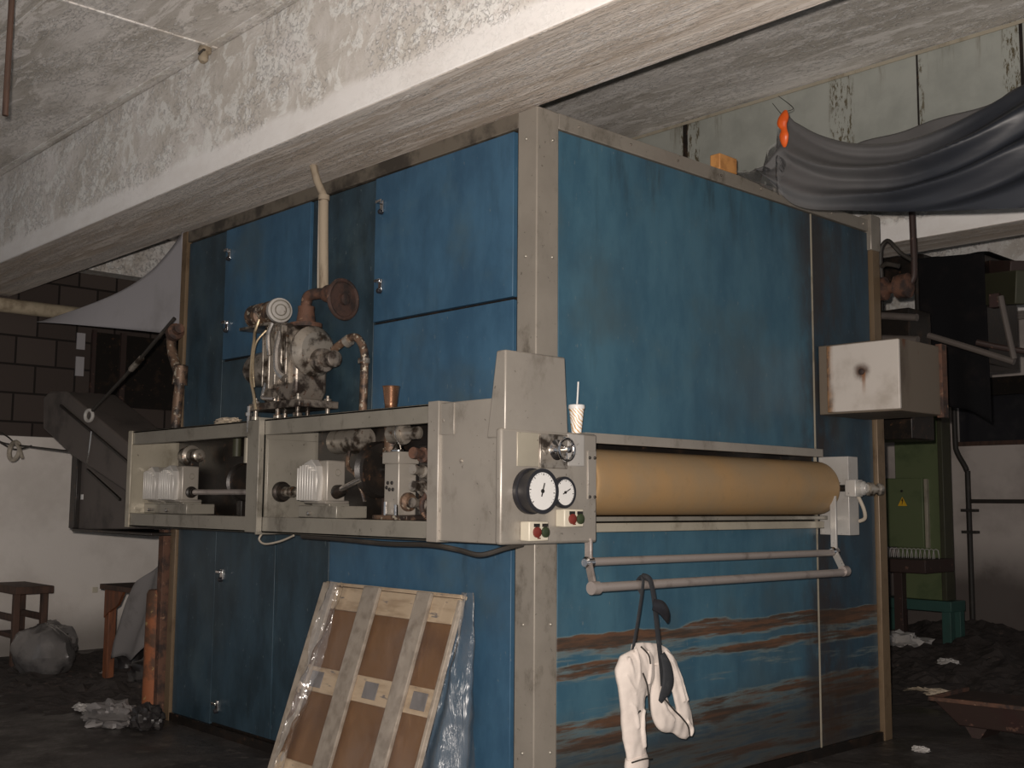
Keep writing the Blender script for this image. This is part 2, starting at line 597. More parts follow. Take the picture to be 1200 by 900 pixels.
def tag(o, label, cat, group=None, kind=None):
    o['label'] = label
    o['category'] = cat
    if group:
        o['group'] = group
    if kind:
        o['kind'] = kind
    return o


def struct(o, label=None):
    o['kind'] = 'structure'
    if label:
        o['label'] = label
    return o


def copy_tree(o, parent=None):
    c = o.copy()
    COL.objects.link(c)
    c.parent = parent
    for ch in [q for q in COL.objects if q.parent == o]:
        copy_tree(ch, c)
    return c


def lerp(tab, t):
    for (a, va), (b, vb) in zip(tab, tab[1:]):
        if t <= b:
            k = (t - a) / (b - a)
            return va + (vb - va) * k
    return tab[-1][1]


# ================================================================== the hall
ZC, ZB = 4.535, 3.70
struct(G().box(-8.2, 7, -7, 10.2, -.2, 0).build('floor', 'floor_concrete'), 'dark dirty wet concrete floor of the hall')
struct(G().box(-8.2, 7, -7, 10.2, ZC, ZC + .2).build('ceiling', 'slab_whitewash'), 'flaking whitewashed concrete ceiling slab')
g = G()
for y0 in (-.54,):
    g.prism([(-.54, ZB), (.12, ZB), (.12, ZC), (-.54, ZC)], 'yz', -8.0, 7)
beamA = g.build('ceiling_beam', 'peeling_whitewash', bevel=.012)
beamA.data.materials.append(MATS['board_marked_concrete'])
for p in beamA.data.polygons:
    if p.normal.z < -.9:
        p.material_index = 1
struct(beamA, 'big whitewashed concrete beam running just above the front of the blue oven')
# formwork ridges on the ceiling
g = G()
g.beam((-2.44, -7, ZC - .004), (-2.44, -.54, ZC - .004), .018, .010)
g.beam((-7.9, -.60, ZC - .005), (7, -.60, ZC - .005), .03, .012)
g.beam((-7.9, -1.62, ZC - .003), (7, -1.62, ZC - .003), .014, .008)
struct(g.build('trim_2', 'peeling_whitewash'), 'thin board joint ridges on the ceiling slab')
for nm, y0, y1, lb in (('ceiling_beam', 4.32, 4.79, 'whitewashed concrete beam crossing behind the hanging dark tarpaulin'), ('ceiling_beam', 8.2, 8.75, 'far whitewashed beam near the back wall')):
    b = G().box(-8.0, 7, y0, y1, ZB, ZC).build(nm, 'peeling_whitewash', bevel=.01)
    b.data.materials.append(MATS['board_marked_concrete'])
    for p in b.data.polygons:
        if p.normal.z < -.9:
            p.material_index = 1
    struct(b, lb)
struct(G().box(-8.2, -8, -7, 10.2, 0, ZC).build('wall_left', 'wall_blocks'), 'side wall, white below and bare dark blocks above')
# back wall with a dark window band
g = G().box(-8, 7, 10, 10.2, 0, 2.36).box(-8, 7, 10, 10.2, 3.12, ZC).box(-8, -2.55, 10, 10.2, 2.36, 3.12).box(.2, 7, 10, 10.2, 2.36, 3.12)
struct(g.build('wall_back', 'wall_plaster'), 'far white plastered wall, sooty near the floor')
wn = struct(G().box(-2.55, .2, 10.12, 10.16, 2.36, 3.12).build('window_1', 'black_plastic'), 'dark window band in the far wall')
struct(G().box(-2.55, .2, 10.06, 10.12, 2.36, 2.42).box(-2.55, .2, 10.06, 10.12, 3.05, 3.12).box(-1.2, -1.14, 10.06, 10.12, 2.42, 3.05).build('window_frame', 'dark_wood', wn))
struct(G().box(-2.9, .4, 9.9, 10.0, 2.98, 3.20).build('trim_3', 'black_grease'), 'dark lintel channel over the window band')
# perimeter beam, recess and light-leak patches in the left wall
g = G().box(-8, -7.75, .2, 9.9, 4.06, ZC)
struct(g.build('ceiling_beam', 'peeling_whitewash', bevel=.01), 'whitewashed edge beam along the top of the block wall')
rc = struct(G().box(-8.0, -7.93, 1.0, 3.2, 2.62, 3.42).build('window_2', 'black_grease'), 'dark shuttered opening in the block wall')
struct(G().box(-7.94, -7.90, .98, 1.02, 2.6, 3.44).box(-7.94, -7.90, 1.30, 1.36, 2.6, 3.44).box(-7.94, -7.90, 2.0, 2.05, 2.6, 3.44).build('window_frame', 'maroon_paint', rc))
for z0, z1 in ((2.93, 3.14), (3.22, 3.40)):  # pale colour painted in where light leaks through small slots
    struct(G().box(-8.0, -7.985, .84, .93, z0, z1).build('light_leak_patch', 'pale_sheet'), 'small pale patch standing in for light leaking through the dark block wall')
p = G().tube([(-7.88, -.6, 3.585), (-7.88, 1.9, 3.585)], .075, 14).build('wall_pipe', 'pipe_cream')
tag(recentre(p), 'thick cream pipe running along the dark block wall under the beam', 'pipe')

# galvanised ducting hung below the ceiling
d = thing('ventilation_duct', 'grey galvanised ventilation duct with stained joints hanging below the ceiling behind the oven', 'duct', (.2, 3, 3.88))
G().box(-3.4, 5.5, 2.745, 3.35, 3.88, ZC - .004).build('duct_casing', 'galvanised_panel', d)
for x, wd in ((-2.4, .006), (-1.18, .020), (.701, .005), (1.362, .010), (2.3, .006), (3.4, .006)):
    G().box(x - wd, x + wd, 2.738, 2.75, 3.875, ZC - .01).build('seam_strip', 'black_grease', d)
G().box(-3.4, 5.5, 2.735, 2.75, ZC - .035, ZC - .012).build('top_flange', 'cream_paint', d)

# ================================================================== the blue oven
OV = thing('drying_oven', 'huge box-shaped industrial oven with blue sheet panels in a grey steel frame', 'oven', (-1.9, 1.7, 0))
G().box(-3.82, -.22, .02, 3.38, 0, 3.60).box(-.22, -.035, .02, .13, 0, 3.60).box(-.22, -.035, 2.60, 3.38, 0, 3.60).box(-.22, -.035, .13, 2.60, 1.98, 3.60).box(-.22, -.035, .13, 2.60, 0, 1.44).build('casing', 'black_grease', OV)


def bolt_each(pts, ax, r, mat, par):
    for p in pts:
        G().lathe(p, ax, [(-.002, r), (.004, r), (.008, r * .6), (.009, .001)], 10).build('bolt', mat, par)


def bolts(g, pts, ax, r=.009):
    for p in pts:
        g.lathe(p, ax, [(-.002, r), (.004, r), (.008, r * .6), (.009, .001)], 10)
    return g


# frame
g = G().prism([(-.13, -.014), (.014, -.014), (.014, .147), (-.01, .147), (-.01, .01), (-.13, .01)], 'xy', 0, 3.64)
cp = g.build('corner_post', 'frame_grey', OV, bevel=.007)
zz = [3.48 - i * .62 for i in range(6)]
bolt_each([(-.065, -.014, z) for z in zz], (0, -1, 0), .009, 'grey_paint_dirty', cp)
bolt_each([(.014, .10, z) for z in zz], (1, 0, 0), .009, 'grey_paint_dirty', cp)
G().box(-3.85, -.13, -.012, .02, 3.555, 3.64).build('top_rail', 'frame_beam_shade', OV, bevel=.004)
rr = G().box(-.02, .012, .147, 3.42, 3.555, 3.64).build('top_rail', 'frame_grey', OV, bevel=.004)
bolt_each([(.012, .3 + i * .42, 3.60) for i in range(8)], (1, 0, 0), .007, 'oily_metal', rr)
G().box(-3.87, -3.79, -.02, .04, 0, 3.64).build('end_post', 'tan_paint', OV, bevel=.004)
G().box(-.03, .03, 3.33, 3.43, 0, 3.56).build('end_post', 'tan_paint', OV, bevel=.004)
G().box(-.06, .035, 3.31, 3.44, 3.42, 3.68).build('post_cap', 'frame_grey', OV, bevel=.006)
G().box(-3.85, .0, .0, 3.42, 3.60, 3.632).build('roof_sheet', 'grey_paint_dirty', OV)
G().box(-3.86, .02, -.016, .0, 0, .06).box(.0, .018, -.01, 3.42, 0, .06).build('bottom_rail', 'black_grease', OV)


def latch(z, x, par, y=-.004):
    l = G().box(x - .016, x + .016, y - .012, y, z - .035, z + .035).cyl((x, y - .01, z + .02), (x, y - .045, z + .02), .010, n=10)
    l.box(x - .006, x + .05, y - .052, y - .040, z + .012, z + .028)
    h = l.build('latch', 'chrome', par, bevel=.002)
    G().lathe((x, y - .005, z - .035), (0, -1, 0), [(0, .016), (.02, .016), (.026, .010), (.027, .001)], 14).build('knob', 'black_plastic', h)


def panel(nm, x0, x1, z0, z1, mat, y=-.004):
    return G().box(x0, x1, y, .03, z0, z1).build(nm, mat, OV, bevel=.003)


dA = panel('door', -1.385, -.165, 2.665, 3.545, 'blue_paint', -.010)
latch(3.36, -1.31, dA, -.010)
latch(2.88, -1.31, dA, -.010)
panel('side_panel', -1.385, -.165, 1.44, 2.650, 'blue_paint')
panel('side_panel', -2.085, -1.400, 1.44, 3.545, 'blue_paint_grimy', .004)
dC = panel('door', -3.205, -2.10, 2.60, 3.545, 'blue_paint', -.008)
latch(3.36, -3.14, dC, -.008)
latch(2.84, -3.14, dC, -.008)
panel('side_panel', -3.205, -2.10, 1.44, 2.585, 'blue_paint_grimy')
panel('side_panel', -3.785, -3.22, .06, 3.545, 'blue_paint_grimy', .002)
dD = panel('door', -3.205, -2.42, .08, 1.43, 'blue_paint_grimy')
latch(1.09, -3.10, dD, -.004)
latch(.20, -3.10, dD, -.004)
panel('side_panel', -2.405, -1.80, .08, 1.43, 'blue_paint_grimy')
panel('side_panel', -1.79, -.165, .08, 1.43, 'blue_paint', -.006)
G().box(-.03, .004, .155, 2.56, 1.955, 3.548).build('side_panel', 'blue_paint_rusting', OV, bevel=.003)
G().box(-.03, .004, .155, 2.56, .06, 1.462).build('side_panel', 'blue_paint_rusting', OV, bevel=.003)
G().box(-.21, -.012, .14, 2.56, 1.94, 1.985).box(-.21, -.012, .14, 2.56, 1.43, 1.47).build('slot_lining', 'black_grease', OV)
G().box(-.03, .0, 2.575, 3.32, .06, 3.548).build('side_panel', 'blue_paint_far', OV, bevel=.003)
G().box(-.01, .008, 2.566, 2.573, .06, 3.548).build('seam_strip', 'cream_paint', OV)

# ================================================================== open drive frame in front of the oven
DF = thing('drive_gantry', 'long grey open steel frame bolted across the front of the blue oven', 'machine frame', (-2.0, -.2, 1.41))
tr = G().box(-3.76, -.27, -.40, -.36, 1.995, 2.09).box(-3.76, -.27, -.40, -.02, 2.075, 2.09).build('top_rail', 'grey_paint_dirty', DF, bevel=.004)
br_ = G().box(-3.76, -.27, -.40, -.36, 1.41, 1.505).box(-3.76, -.27, -.40, -.014, 1.41, 1.425).build('bottom_rail', 'grey_paint_dirty', DF, bevel=.004)
G().box(-3.80, -3.785, -.41, -.014, 1.405, 2.095).box(-3.80, -3.74, -.412, -.40, 1.405, 2.095).build('end_plate', 'cream_paint', DF, bevel=.003)
G().box(-2.12, -1.925, -.406, -.39, 1.41, 2.09).box(-1.94, -1.925, -.44, -.014, 1.40, 2.10).build('divider', 'grey_paint_dirty', DF, bevel=.003)
G().box(-1.928, -1.915, -.38, -.02, 1.50, 1.97).build('divider_panel', 'grey_paint_dirty', DF, bevel=.003)
G().box(-3.76, -1.95, -.035, -.02, 1.43, 2.07).box(-1.90, -.27, -.035, -.02, 1.43, 2.07).build('back_plate', 'black_grease', DF)
G().box(-3.72, -.30, -.33, -.05, 2.088, 2.100).build('oily_tray', 'black_grease', DF)

# ================================================================== control cabinet at the corner
CC = thing('control_cabinet', 'grey control cabinet wrapped round the oven corner with gauges and a tall hood', 'control cabinet', (0, -.2, 1.41))
G().box(-.27, .195, -.40, -.02, 1.41, 2.09).build('housing', 'grey_paint', CC, bevel=.006)
G().box(-.345, -.26, -.415, -.02, 1.405, 2.10).build('edge_channel', 'grey_paint', CC, bevel=.004)
G().box(-.255, -.155, -.405, -.398, 1.93, 2.085).build('cover_strip', 'grey_paint', CC, bevel=.002)
g = G().hexa([(.085, -.405, 1.90), (.212, -.405, 1.90), (.212, .02, 1.90), (.085, .02, 1.90), (.148, -.405, 2.312), (.212, -.405, 2.312), (.212, -.005, 2.312), (.148, -.005, 2.312)])
G.build(g, 'hood', 'grey_paint', CC, bevel=.008)
FP = G().box(.175, .215, -.43, .222, 1.408, 1.945).box(-.01, .20, .02, .222, 1.408, 1.945).build('front_panel', 'grey_paint', CC, bevel=.012)
X = .215
G().box(X - .005, X + .006, .150, .21, 1.62, 1.86).build('hinge_plate', 'grey_paint', FP, bevel=.002)
bolt_each([(X + .006, y, z) for y in (.160, .197) for z in (1.825, 1.632)], (1, 0, 0), .008, 'black_grease', FP)
bolt_each([(-.10, -.40, 1.80), (-.235, -.40, 2.0)], (0, -1, 0), .010, 'oily_metal', FP)
G().box(X - .004, X + .006, .005, .125, 1.78, 1.938).build('cover_plate', 'pale_metal', FP, bevel=.008)
G().box(X - .004, X + .004, -.33, -.19, 1.77, 1.93).build('worn_plate', 'cream_paint', FP, bevel=.002)
hp = G().box(X - .004, X + .008, -.185, .005, 1.765, 1.93).build('wheel_plate', 'oily_metal', FP, bevel=.004)
# hand wheel
hw = G().torus((X + .075, -.075, 1.855), (1, 0, 0), .052, .008, 32, 8)
hw.lathe((X + .0, -.075, 1.855), (1, 0, 0), [(0, .050), (.012, .050), (.02, .035), (.03, .018), (.075, .016), (.095, .016), (.10, .001)], 24)
for k in range(3):
    a = k * 2.094 + .5
    hw.cyl((X + .075, -.075, 1.855), (X + .075, -.075 + .052 * math.cos(a), 1.855 + .052 * math.sin(a)), .006, n=8)
hw.build('handwheel', 'chrome', CC, smooth=True)


def gauge(y, z, depth, R, r, nm, needle):
    b = G().lathe((X, y, z), (1, 0, 0), [(-.003, R), (.022, R), (.026, R * .93), (depth - .01, R * .93), (depth, R * .97), (depth + .008, R * .97), (depth + .008, r), (depth + .003, r)], 40).build(nm, 'black_plastic', CC, angle=40)
    dl = G().cyl((X + depth - .002, y, z), (X + depth + .0045, y, z), r, n=40).build('dial', 'dial_white', b)
    m = G()
    for k in range(0, 24):
        a = math.radians(-130 + 260 * k / 23)
        c, s_ = math.sin(a), math.cos(a)
        ln = .84 if k % 4 == 0 else .90
        m.beam((X + depth + .0052, y + c * r * ln, z + s_ * r * ln), (X + depth + .0052, y + c * r * .95, z + s_ * r * .95), .0022 if k % 4 else .004, .001, (1, 0, 0))
    c, s_ = math.sin(needle), math.cos(needle)
    m.cyl((X + depth + .004, y, z), (X + depth + .010, y, z), r * .11, n=14)
    m.beam((X + depth + .008, y - c * r * .3, z - s_ * r * .3), (X + depth + .008, y + c * r * (.45 if R > .1 else .62), z + s_ * r * (.45 if R > .1 else .62)), r * .07, .002, (1, 0, 0))
    m.build('needle', 'black_mark', b)
    return b


gauge(-.250, 1.655, .085, .108, .087, 'pressure_gauge', .3)
gauge(-.030, 1.652, .018, .076, .062, 'small_gauge', 1.1)


def buttons(y0, y1, z0, z1, w_lab):
    b = G().box(X - .002, X + .06, y0, y1, z0, z1).build('button_box', 'white_plastic', CC, bevel=.006)
    b['label'] = w_lab
    ym, h = (y0 + y1) / 2 + .012, (z1 - z0)
    for dy, mt in ((-.027, 'red_button'), (.027, 'green_button')):
        G().lathe((X + .058, ym + dy, z0 + h * .45), (1, 0, 0), [(0, .025), (.010, .025), (.014, .018), (.015, .001)], 20).build('push_button', mt, b)
        G().box(X + .058, X + .0625, ym + dy - .019, ym + dy + .019, z1 - .026, z1 - .010).build('name_plate', 'black_mark', b)
    G().box(X + .058, X + .0615, ym - .022, ym - .002, z0 + .010, z0 + .016).build('red_mark', 'red_button', b)


buttons(-.305, -.178, 1.424, 1.515, 'lower white button box with a red and a green button')
buttons(-.072, .062, 1.487, 1.572, 'upper white button box with a red and a green button')

# ================================================================== roller, rails and guide bars on the oven's end face
R_AX, R_Z = .050, 1.710
ro = thing('roller', 'long tan covered roller lying across the end face of the oven', 'roller', (R_AX, 1.25, R_Z))
G().lathe((R_AX, .224, R_Z), (0, 1, 0), [(0, .166), (.006, .170), (.02, .172), (.06, .172)] + [(.06 + .1 * i_, .172) for i_ in range(1, 22)] + [(2.25, .172), (2.271, .171), (2.279, .166), (2.281, .04)], 80).build('roller_body', 'roller_cover', ro)
G().cyl((R_AX, 2.50, R_Z), (R_AX, 2.60, R_Z), .032, n=20).cyl((.06, 2.56, 1.71), (.26, 2.58, 1.71), .022, n=16).build('shaft', 'black_grease', ro)
G().box(.222, .30, 2.55, 2.64, 1.655, 1.765).lathe((.30, 2.60, 1.71), (1, 0, 0), [(-.03, .045), (.03, .045), (.045, .03), (.055, .03)], 20).build('bearing_block', 'pale_metal', ro, bevel=.006)
G().lathe((.34, 2.63, 1.705), (.5, 1, 0), [(0, .042), (.03, .042), (.04, .026), (.07, .026), (.08, .038), (.10, .034)], 20).build('coupling', 'oily_metal', ro)

bp_ = thing('bearing_bracket', 'pale upright steel bracket plate carrying the far end of the tan roller', 'bracket', (.12, 2.60, 1.41))
G().prism([(.006, 2.60), (.222, 2.60), (.222, 2.72), (.208, 2.72), (.208, 2.614), (.006, 2.614)], 'xy', 1.41, 1.915).build('plate', 'pale_metal', bp_, bevel=.003)
G().tube([(.27, 2.63, 1.66), (.29, 2.66, 1.58), (.28, 2.69, 1.52), (.235, 2.70, 1.50)], .012).build('hose', 'wire_pale', bp_)

t = G().prism([(.004, 1.958), (.14, 1.958), (.14, 1.906), (.128, 1.906), (.128, 1.945), (.004, 1.945)], 'xz', .223, 2.44).build('cross_rail', 'grey_paint', bevel=.003)
tag(recentre(t), 'grey steel rail above the tan roller', 'rail')
t = G().prism([(.004, 1.492), (.118, 1.492), (.118, 1.500), (.13, 1.500), (.13, 1.455), (.118, 1.455), (.118, 1.480), (.004, 1.480)], 'xz', .223, 2.45).build('cross_rail', 'cream_paint', bevel=.003)
tag(recentre(t), 'cream painted steel rail just below the tan roller', 'rail')
t = G().box(.004, .09, .20, 2.56, 1.508, 1.532).build('cross_rail', 'grey_paint_dirty', bevel=.003)
tag(recentre(t), 'thin dirty grey channel between the tan roller and the cream rail', 'rail')

gb_ = thing('guide_bar_rack', 'double steel guide bar hanging below the tan roller on two bent arms', 'guide bars', (.25, 1.3, 1.19))
G().cyl((.20, .20, 1.313), (.20, 2.43, 1.303), .021, n=20).build('inner_bar', 'bar_metal', gb_)
G().cyl((.31, .09, 1.198), (.31, 2.36, 1.188), .023, n=20).build('outer_bar', 'bar_metal', gb_)
for ya, yb in ((.175, .095), (2.445, 2.37)):
    zt = 1.43 if ya < 1 else 1.66
    a = G().box(.180, .222, ya - .008, ya + .008, 1.29, zt).beam((.20, ya, 1.31), (.31, yb, 1.193), .045, .014, (0, 1, 0))
    a.build('arm', 'pale_metal' if ya > 1 else 'bar_metal', gb_, bevel=.003)
    c = G().lathe((.20, ya - .03, 1.31), (0, 1, 0), [(0, .020), (.012, .030), (.05, .030), (.06, .020)], 16)
    c.build('clamp', 'chrome', gb_)
    G().lathe((.31, yb - .02, 1.196), (0, 1, 0), [(0, .032), (.05, .032)], 16).build('end_cap', 'bar_metal', gb_)

# ================================================================== gearboxes inside the frame


def gearbox(x, label, axis_y=-.235):
    t = thing('gearbox', label, 'gearbox', (x, axis_y, 1.505), 'small gearboxes inside the drive frame')
    y0, y1 = axis_y - .065, axis_y + .065
    G().box(x - .17, x + .02, y0, y1, 1.59, 1.835).box(x - .19, x + .04, y0 - .02, y1 + .02, 1.585, 1.605).build('housing', 'grey_paint', t, bevel=.012)
    rb = G()
    pr_ = [(-.10 + .0, 1.60)]
    rb.prism([(x - .19, 1.60), (x - .03, 1.60), (x - .015, 1.72), (x - .03, 1.80), (x - .08, 1.84), (x - .15, 1.82), (x - .19, 1.74), (x - .205, 1.68)], 'xz', y0 - .045, y0 + .01)
    for k in range(7):
        xx = x - .185 + k * .026
        rb.box(xx - .005, xx + .005, y0 - .068, y0 - .03, 1.605, 1.78 + .03 * math.sin(k * .5 + .4))
    rb.build('ribbed_cover', 'pale_metal', t, bevel=.004)
    G().lathe((x + .015, axis_y + .005, 1.655), (1, 0, 0), [(0, .040), (.02, .040), (.025, .028), (.06, .028)], 20).build('hub', 'black_grease', t)
    G().torus((x + .021, axis_y + .01, 1.765), (1, 0, 0), .018, .003, 20, 6).build('cover_ring', 'grey_paint_dirty', t)
    G().box(x - .20, x + .19, axis_y - .11, axis_y + .10, 1.506, 1.575).box(x - .12, x + .06, axis_y - .07, axis_y + .07, 1.570, 1.588).build('base_plate', 'grey_paint_dirty', t, bevel=.005)
    G().lathe((x - .07, axis_y - .118, 1.53), (0, -1, 0), [(-.01, .012), (.012, .012), (.016, .004)], 8).build('bolt', 'bright_metal', t)
    return t


gearbox(-1.42, 'small grey ribbed gearbox in the middle bay, right of the black shaft coupling')
gearbox(-3.19, 'small grey ribbed gearbox in the left bay, the front one of the two there')
g3 = gearbox(-3.19, 'small grey ribbed gearbox standing partly hidden behind another in the left bay')
for o in [g3]:
    g3.location.x -= .42
    g3.location.y += .07
# round flanged motor above the left pair
fm_ = thing('flange_motor', 'small round dirty flange motor above the gearboxes in the left bay', 'motor', (-3.30, -.17, 1.84))
G().lathe((-3.42, -.17, 1.91), (1, 0, 0), [(0, .045), (.03, .06), (.10, .06), (.11, .075), (.13, .075), (.14, .05), (.24, .045), (.25, .03)], 24).build('motor_body', 'oily_metal', fm_)
G().box(-3.36, -3.24, -.20, -.14, 1.836, 1.87).build('foot', 'black_grease', fm_, bevel=.004)

# shafts
t = G().cyl((-3.10, -.235, 1.655), (-2.13, -.235, 1.655), .019, n=16).build('drive_shaft', 'bar_metal')
tag(recentre(t), 'plain steel drive shaft between the left gearboxes and the middle post', 'shaft')
cp_ = thing('shaft_coupling', 'round black shaft coupling with a short ribbed shaft on the grey divider panel', 'coupling', (-1.9, -.29, 1.655))
G().lathe((-1.914, -.285, 1.655), (1, 0, 0), [(0, .062), (.02, .062), (.03, .05), (.05, .05)], 28).build('disc', 'black_grease', cp_)
G().lathe((-1.864, -.285, 1.655), (1, 0, 0), [(0, .030), (.06, .026), (.065, .033), (.09, .033), (.095, .022), (.235, .022)], 20).build('shaft', 'oily_metal', cp_)
pu = thing('belt_pulley', 'black greasy belt pulley in the left bay under the top rail', 'pulley', (-2.62, -.12, 1.68))
G().lathe((-2.66, -.12, 1.72), (1, 0, 0), [(0, .12), (.015, .13), (.03, .10), (.045, .10), (.06, .13), (.075, .12), (.08, .03)], 32).build('wheel', 'black_grease', pu)
G().cyl((-2.70, -.12, 1.72), (-2.5, -.12, 1.72), .02, n=12).build('axle', 'black_grease', pu)
G().box(-2.66, -2.60, -.16, -.08, 1.43, 1.72).build('stand', 'black_grease', pu, bevel=.004)
pp = thing('pillar_pipe', 'short greenish upright pipe standing at the back of the left bay', 'pipe', (-2.72, -.07, 1.43))
G().cyl((-2.86, -.06, 1.90), (-2.86, -.06, 2.07), .03, n=14).build('pipe_body', 'olive_green', pp)
G().cyl((-2.72, -.06, 1.44), (-2.72, -.06, 2.07), .022, n=14).build('riser', 'cream_paint', pp)
lv = thing('shift_lever', 'steel lever rod slanting up from a black socket right of the middle gearbox', 'lever', (-1.33, -.25, 1.64))
G().cyl((-1.345, -.27, 1.655), (-1.10, -.27, 1.725), .016, n=14).build('rod', 'bright_metal', lv)
G().lathe((-1.35, -.262, 1.65), (1, 0, .28), [(-.01, .036), (.04, .036), (.06, .026)], 18).build('socket', 'black_grease', lv)
# black wheel and hanging belts at the back of the middle bay
bw = thing('belt_drive', 'large black greasy belt wheel deep in the middle bay', 'belt drive', (-1.1, -.1, 1.7))
G().lathe((-1.16, -.13, 1.78), (1, 0, 0), [(0, .15), (.015, .16), (.04, .13), (.065, .16), (.08, .15), (.085, .04)], 36).build('wheel', 'black_grease', bw)
G().cyl((-1.20, -.13, 1.78), (-.98, -.13, 1.78), .025, n=12).build('axle', 'black_grease', bw)
G().box(-1.14, -1.09, -.10, -.04, 1.44, 1.80).build('stand', 'rust', bw)
up_ = G().cyl((-1.06, -.10, 1.83), (-1.06, -.10, 2.07), .042, n=18).cyl((-1.06, -.10, 1.87), (-1.06, -.10, 1.90), .05, n=18).build('standpipe', 'pipe_rust')
tag(recentre(up_), 'stained cream standpipe hanging from the top rail behind the black wheel', 'pipe')

ot = thing('oil_tank', 'dirty pale round oil tank high at the back of the middle bay', 'tank', (-1.45, -.11, 1.86))
G().lathe((-1.60, -.11, 1.955), (1, 0, 0), [(0, .04), (.01, .075), (.30, .078), (.31, .04)], 26).build('tank_body', 'oily_metal', ot)
G().box(-1.50, -1.46, -.15, -.07, 2.02, 2.073).build('hanger', 'black_grease', ot, bevel=.003)
G().tube([(-1.40, -.15, 1.89), (-1.38, -.17, 1.80), (-1.30, -.16, 1.74), (-1.28, -.12, 1.60)], .012, 8).build('oil_line', 'pipe_rust', ot)
# tall reducer and motor in the right bay
tr_ = thing('tall_reducer', 'tall narrow grey gear reducer in the bay beside the control cabinet', 'gear reducer', (-.73, -.25, 1.505))
G().box(-.825, -.70, -.32, -.20, 1.53, 1.86).box(-.835, -.69, -.33, -.19, 1.80, 1.865).build('housing', 'grey_paint', tr_, bevel=.006)
bolts(G(), [(-.79, -.32, 1.70), (-.755, -.32, 1.70), (-.80, -.32, 1.675), (-.775, -.32, 1.665), (-.745, -.32, 1.665)], (0, -1, 0), .010).build('bolt_holes', 'black_mark', tr_)
G().box(-.90, -.60, -.34, -.18, 1.506, 1.53).build('foot_plate', 'pipe_rust', tr_, bevel=.004)
G().cyl((-.79, -.335, 1.53), (-.79, -.335, 1.60), .009, n=10).cyl((-.69, -.34, 1.53), (-.69, -.34, 1.585), .011, n=10).build('studs', 'chrome', tr_)
G().lathe((-.70, -.26, 1.60), (1, 0, 0), [(0, .05), (.02, .05), (.03, .03), (.05, .03)], 18).build('hub', 'pipe_rust', tr_)
mo = thing('small_motor', 'small round metal motor slung under the top rail above the tall reducer', 'motor', (-.72, -.24, 1.90))
G().lathe((-.86, -.26, 1.965), (1, .1, 0), [(0, .03), (.01, .05), (.09, .052), (.10, .058), (.115, .058), (.12, .036), (.22, .034), (.23, .01)], 24).build('motor_body', 'oily_metal', mo)
G().torus((-.76, -.25, 1.965), (1, .1, 0), .056, .007, 28, 8).build('clamp_ring', 'bright_metal', mo)
G().box(-.80, -.76, -.27, -.23, 2.0, 2.074).build('hanger', 'pipe_rust', mo, bevel=.003)
G().lathe((-.77, -.27, 1.868), (0, 0, 1), [(0, .045), (.006, .045), (.010, .035), (.05, .015)], 20).build('cup_foot', 'chrome', mo)
va = thing('valve_stack', 'stack of small round metal fittings and hoses next to the control cabinet channel', 'valves', (-.5, -.22, 1.505))
for z, r, m_ in ((1.84, .040, 'rust'), (1.755, .034, 'oily_metal'), (1.67, .036, 'oily_metal'), (1.585, .034, 'cast_iron')):
    q = G().lathe((-.58, -.22, z), (.25, -1, .1), [(0, r), (.05, r), (.055, r * .6), (.10, r * .5), (.105, r * .75), (.13, r * .75)], 20).build('fitting', m_, va)
G().tube([(-.40, -.27, 1.80), (-.43, -.30, 1.70), (-.50, -.32, 1.60), (-.47, -.32, 1.53), (-.40, -.30, 1.53)], .013).build('hose', 'rust', va)
G().tube([(-.53, -.30, 1.64), (-.46, -.33, 1.66), (-.42, -.32, 1.60), (-.43, -.30, 1.51)], .011).build('hose', 'oily_metal', va)
G().box(-.68, -.40, -.20, -.12, 1.506, 1.90).build('mounting_plate', 'black_grease', va, bevel=.003)

# loose wires under the frame
t = G().tube([(-1.95, -.38, 1.41), (-1.97, -.39, 1.37), (-1.90, -.39, 1.345), (-1.75, -.38, 1.365), (-1.62, -.37, 1.402)], .006, 8).build('loose_wire', 'wire_pale')
tag(recentre(t), 'thin pale loose wire drooping beneath the drive frame at its middle post', 'wire')
t = G().tube([(-1.5, -.39, 1.40), (-1.1, -.39, 1.395), (-.7, -.39, 1.385), (-.35, -.39, 1.39), (-.12, -.40, 1.375), (.02, -.38, 1.355), (.10, -.30, 1.385), (.12, -.2, 1.405)], .012, 8).build('loose_cable', 'wire_dark')
tag(recentre(t), 'dark cable sagging along the underside of the drive frame to the cabinet', 'cable')

# ================================================================== pump unit on top of the frame
PU = thing('vacuum_pump', 'oily cast metal pump unit with copper tubes standing on top of the drive frame', 'pump', (-1.9, -.22, 2.10))
body = []
for a in range(0, 181, 15):
    body.append((-1.915 + .195 * math.cos(math.radians(a)), 2.56 + .13 * math.sin(math.radians(a))))
body += [(-2.11, 2.26), (-2.07, 2.20), (-1.76, 2.20), (-1.72, 2.26)]
PB = G().prism(body, 'xz', -.33, -.10).build('pump_body', 'cast_iron', PU, bevel=.02)
g = G()
for x0, z0, z1, wd in ((-2.045, 2.30, 2.62, .016), (-1.97, 2.28, 2.66, .016), (-1.905, 2.30, 2.66, .022), (-1.84, 2.40, 2.66, .03), (-1.78, 2.30, 2.60, .02)):
    g.box(x0 - wd / 2, x0 + wd / 2, -.365, -.32, z0, z1)
g.build('ribs', 'oily_metal', PB, bevel=.005)
g = G().tube([(-1.86, -.345, 2.62), (-1.86, -.37, 2.50), (-1.83, -.38, 2.38), (-1.77, -.37, 2.33)], .026, 10).tube([(-1.93, -.37, 2.68), (-1.94, -.39, 2.60), (-1.92, -.39, 2.48)], .016, 8)
g.build('manifold', 'bright_metal', PB)
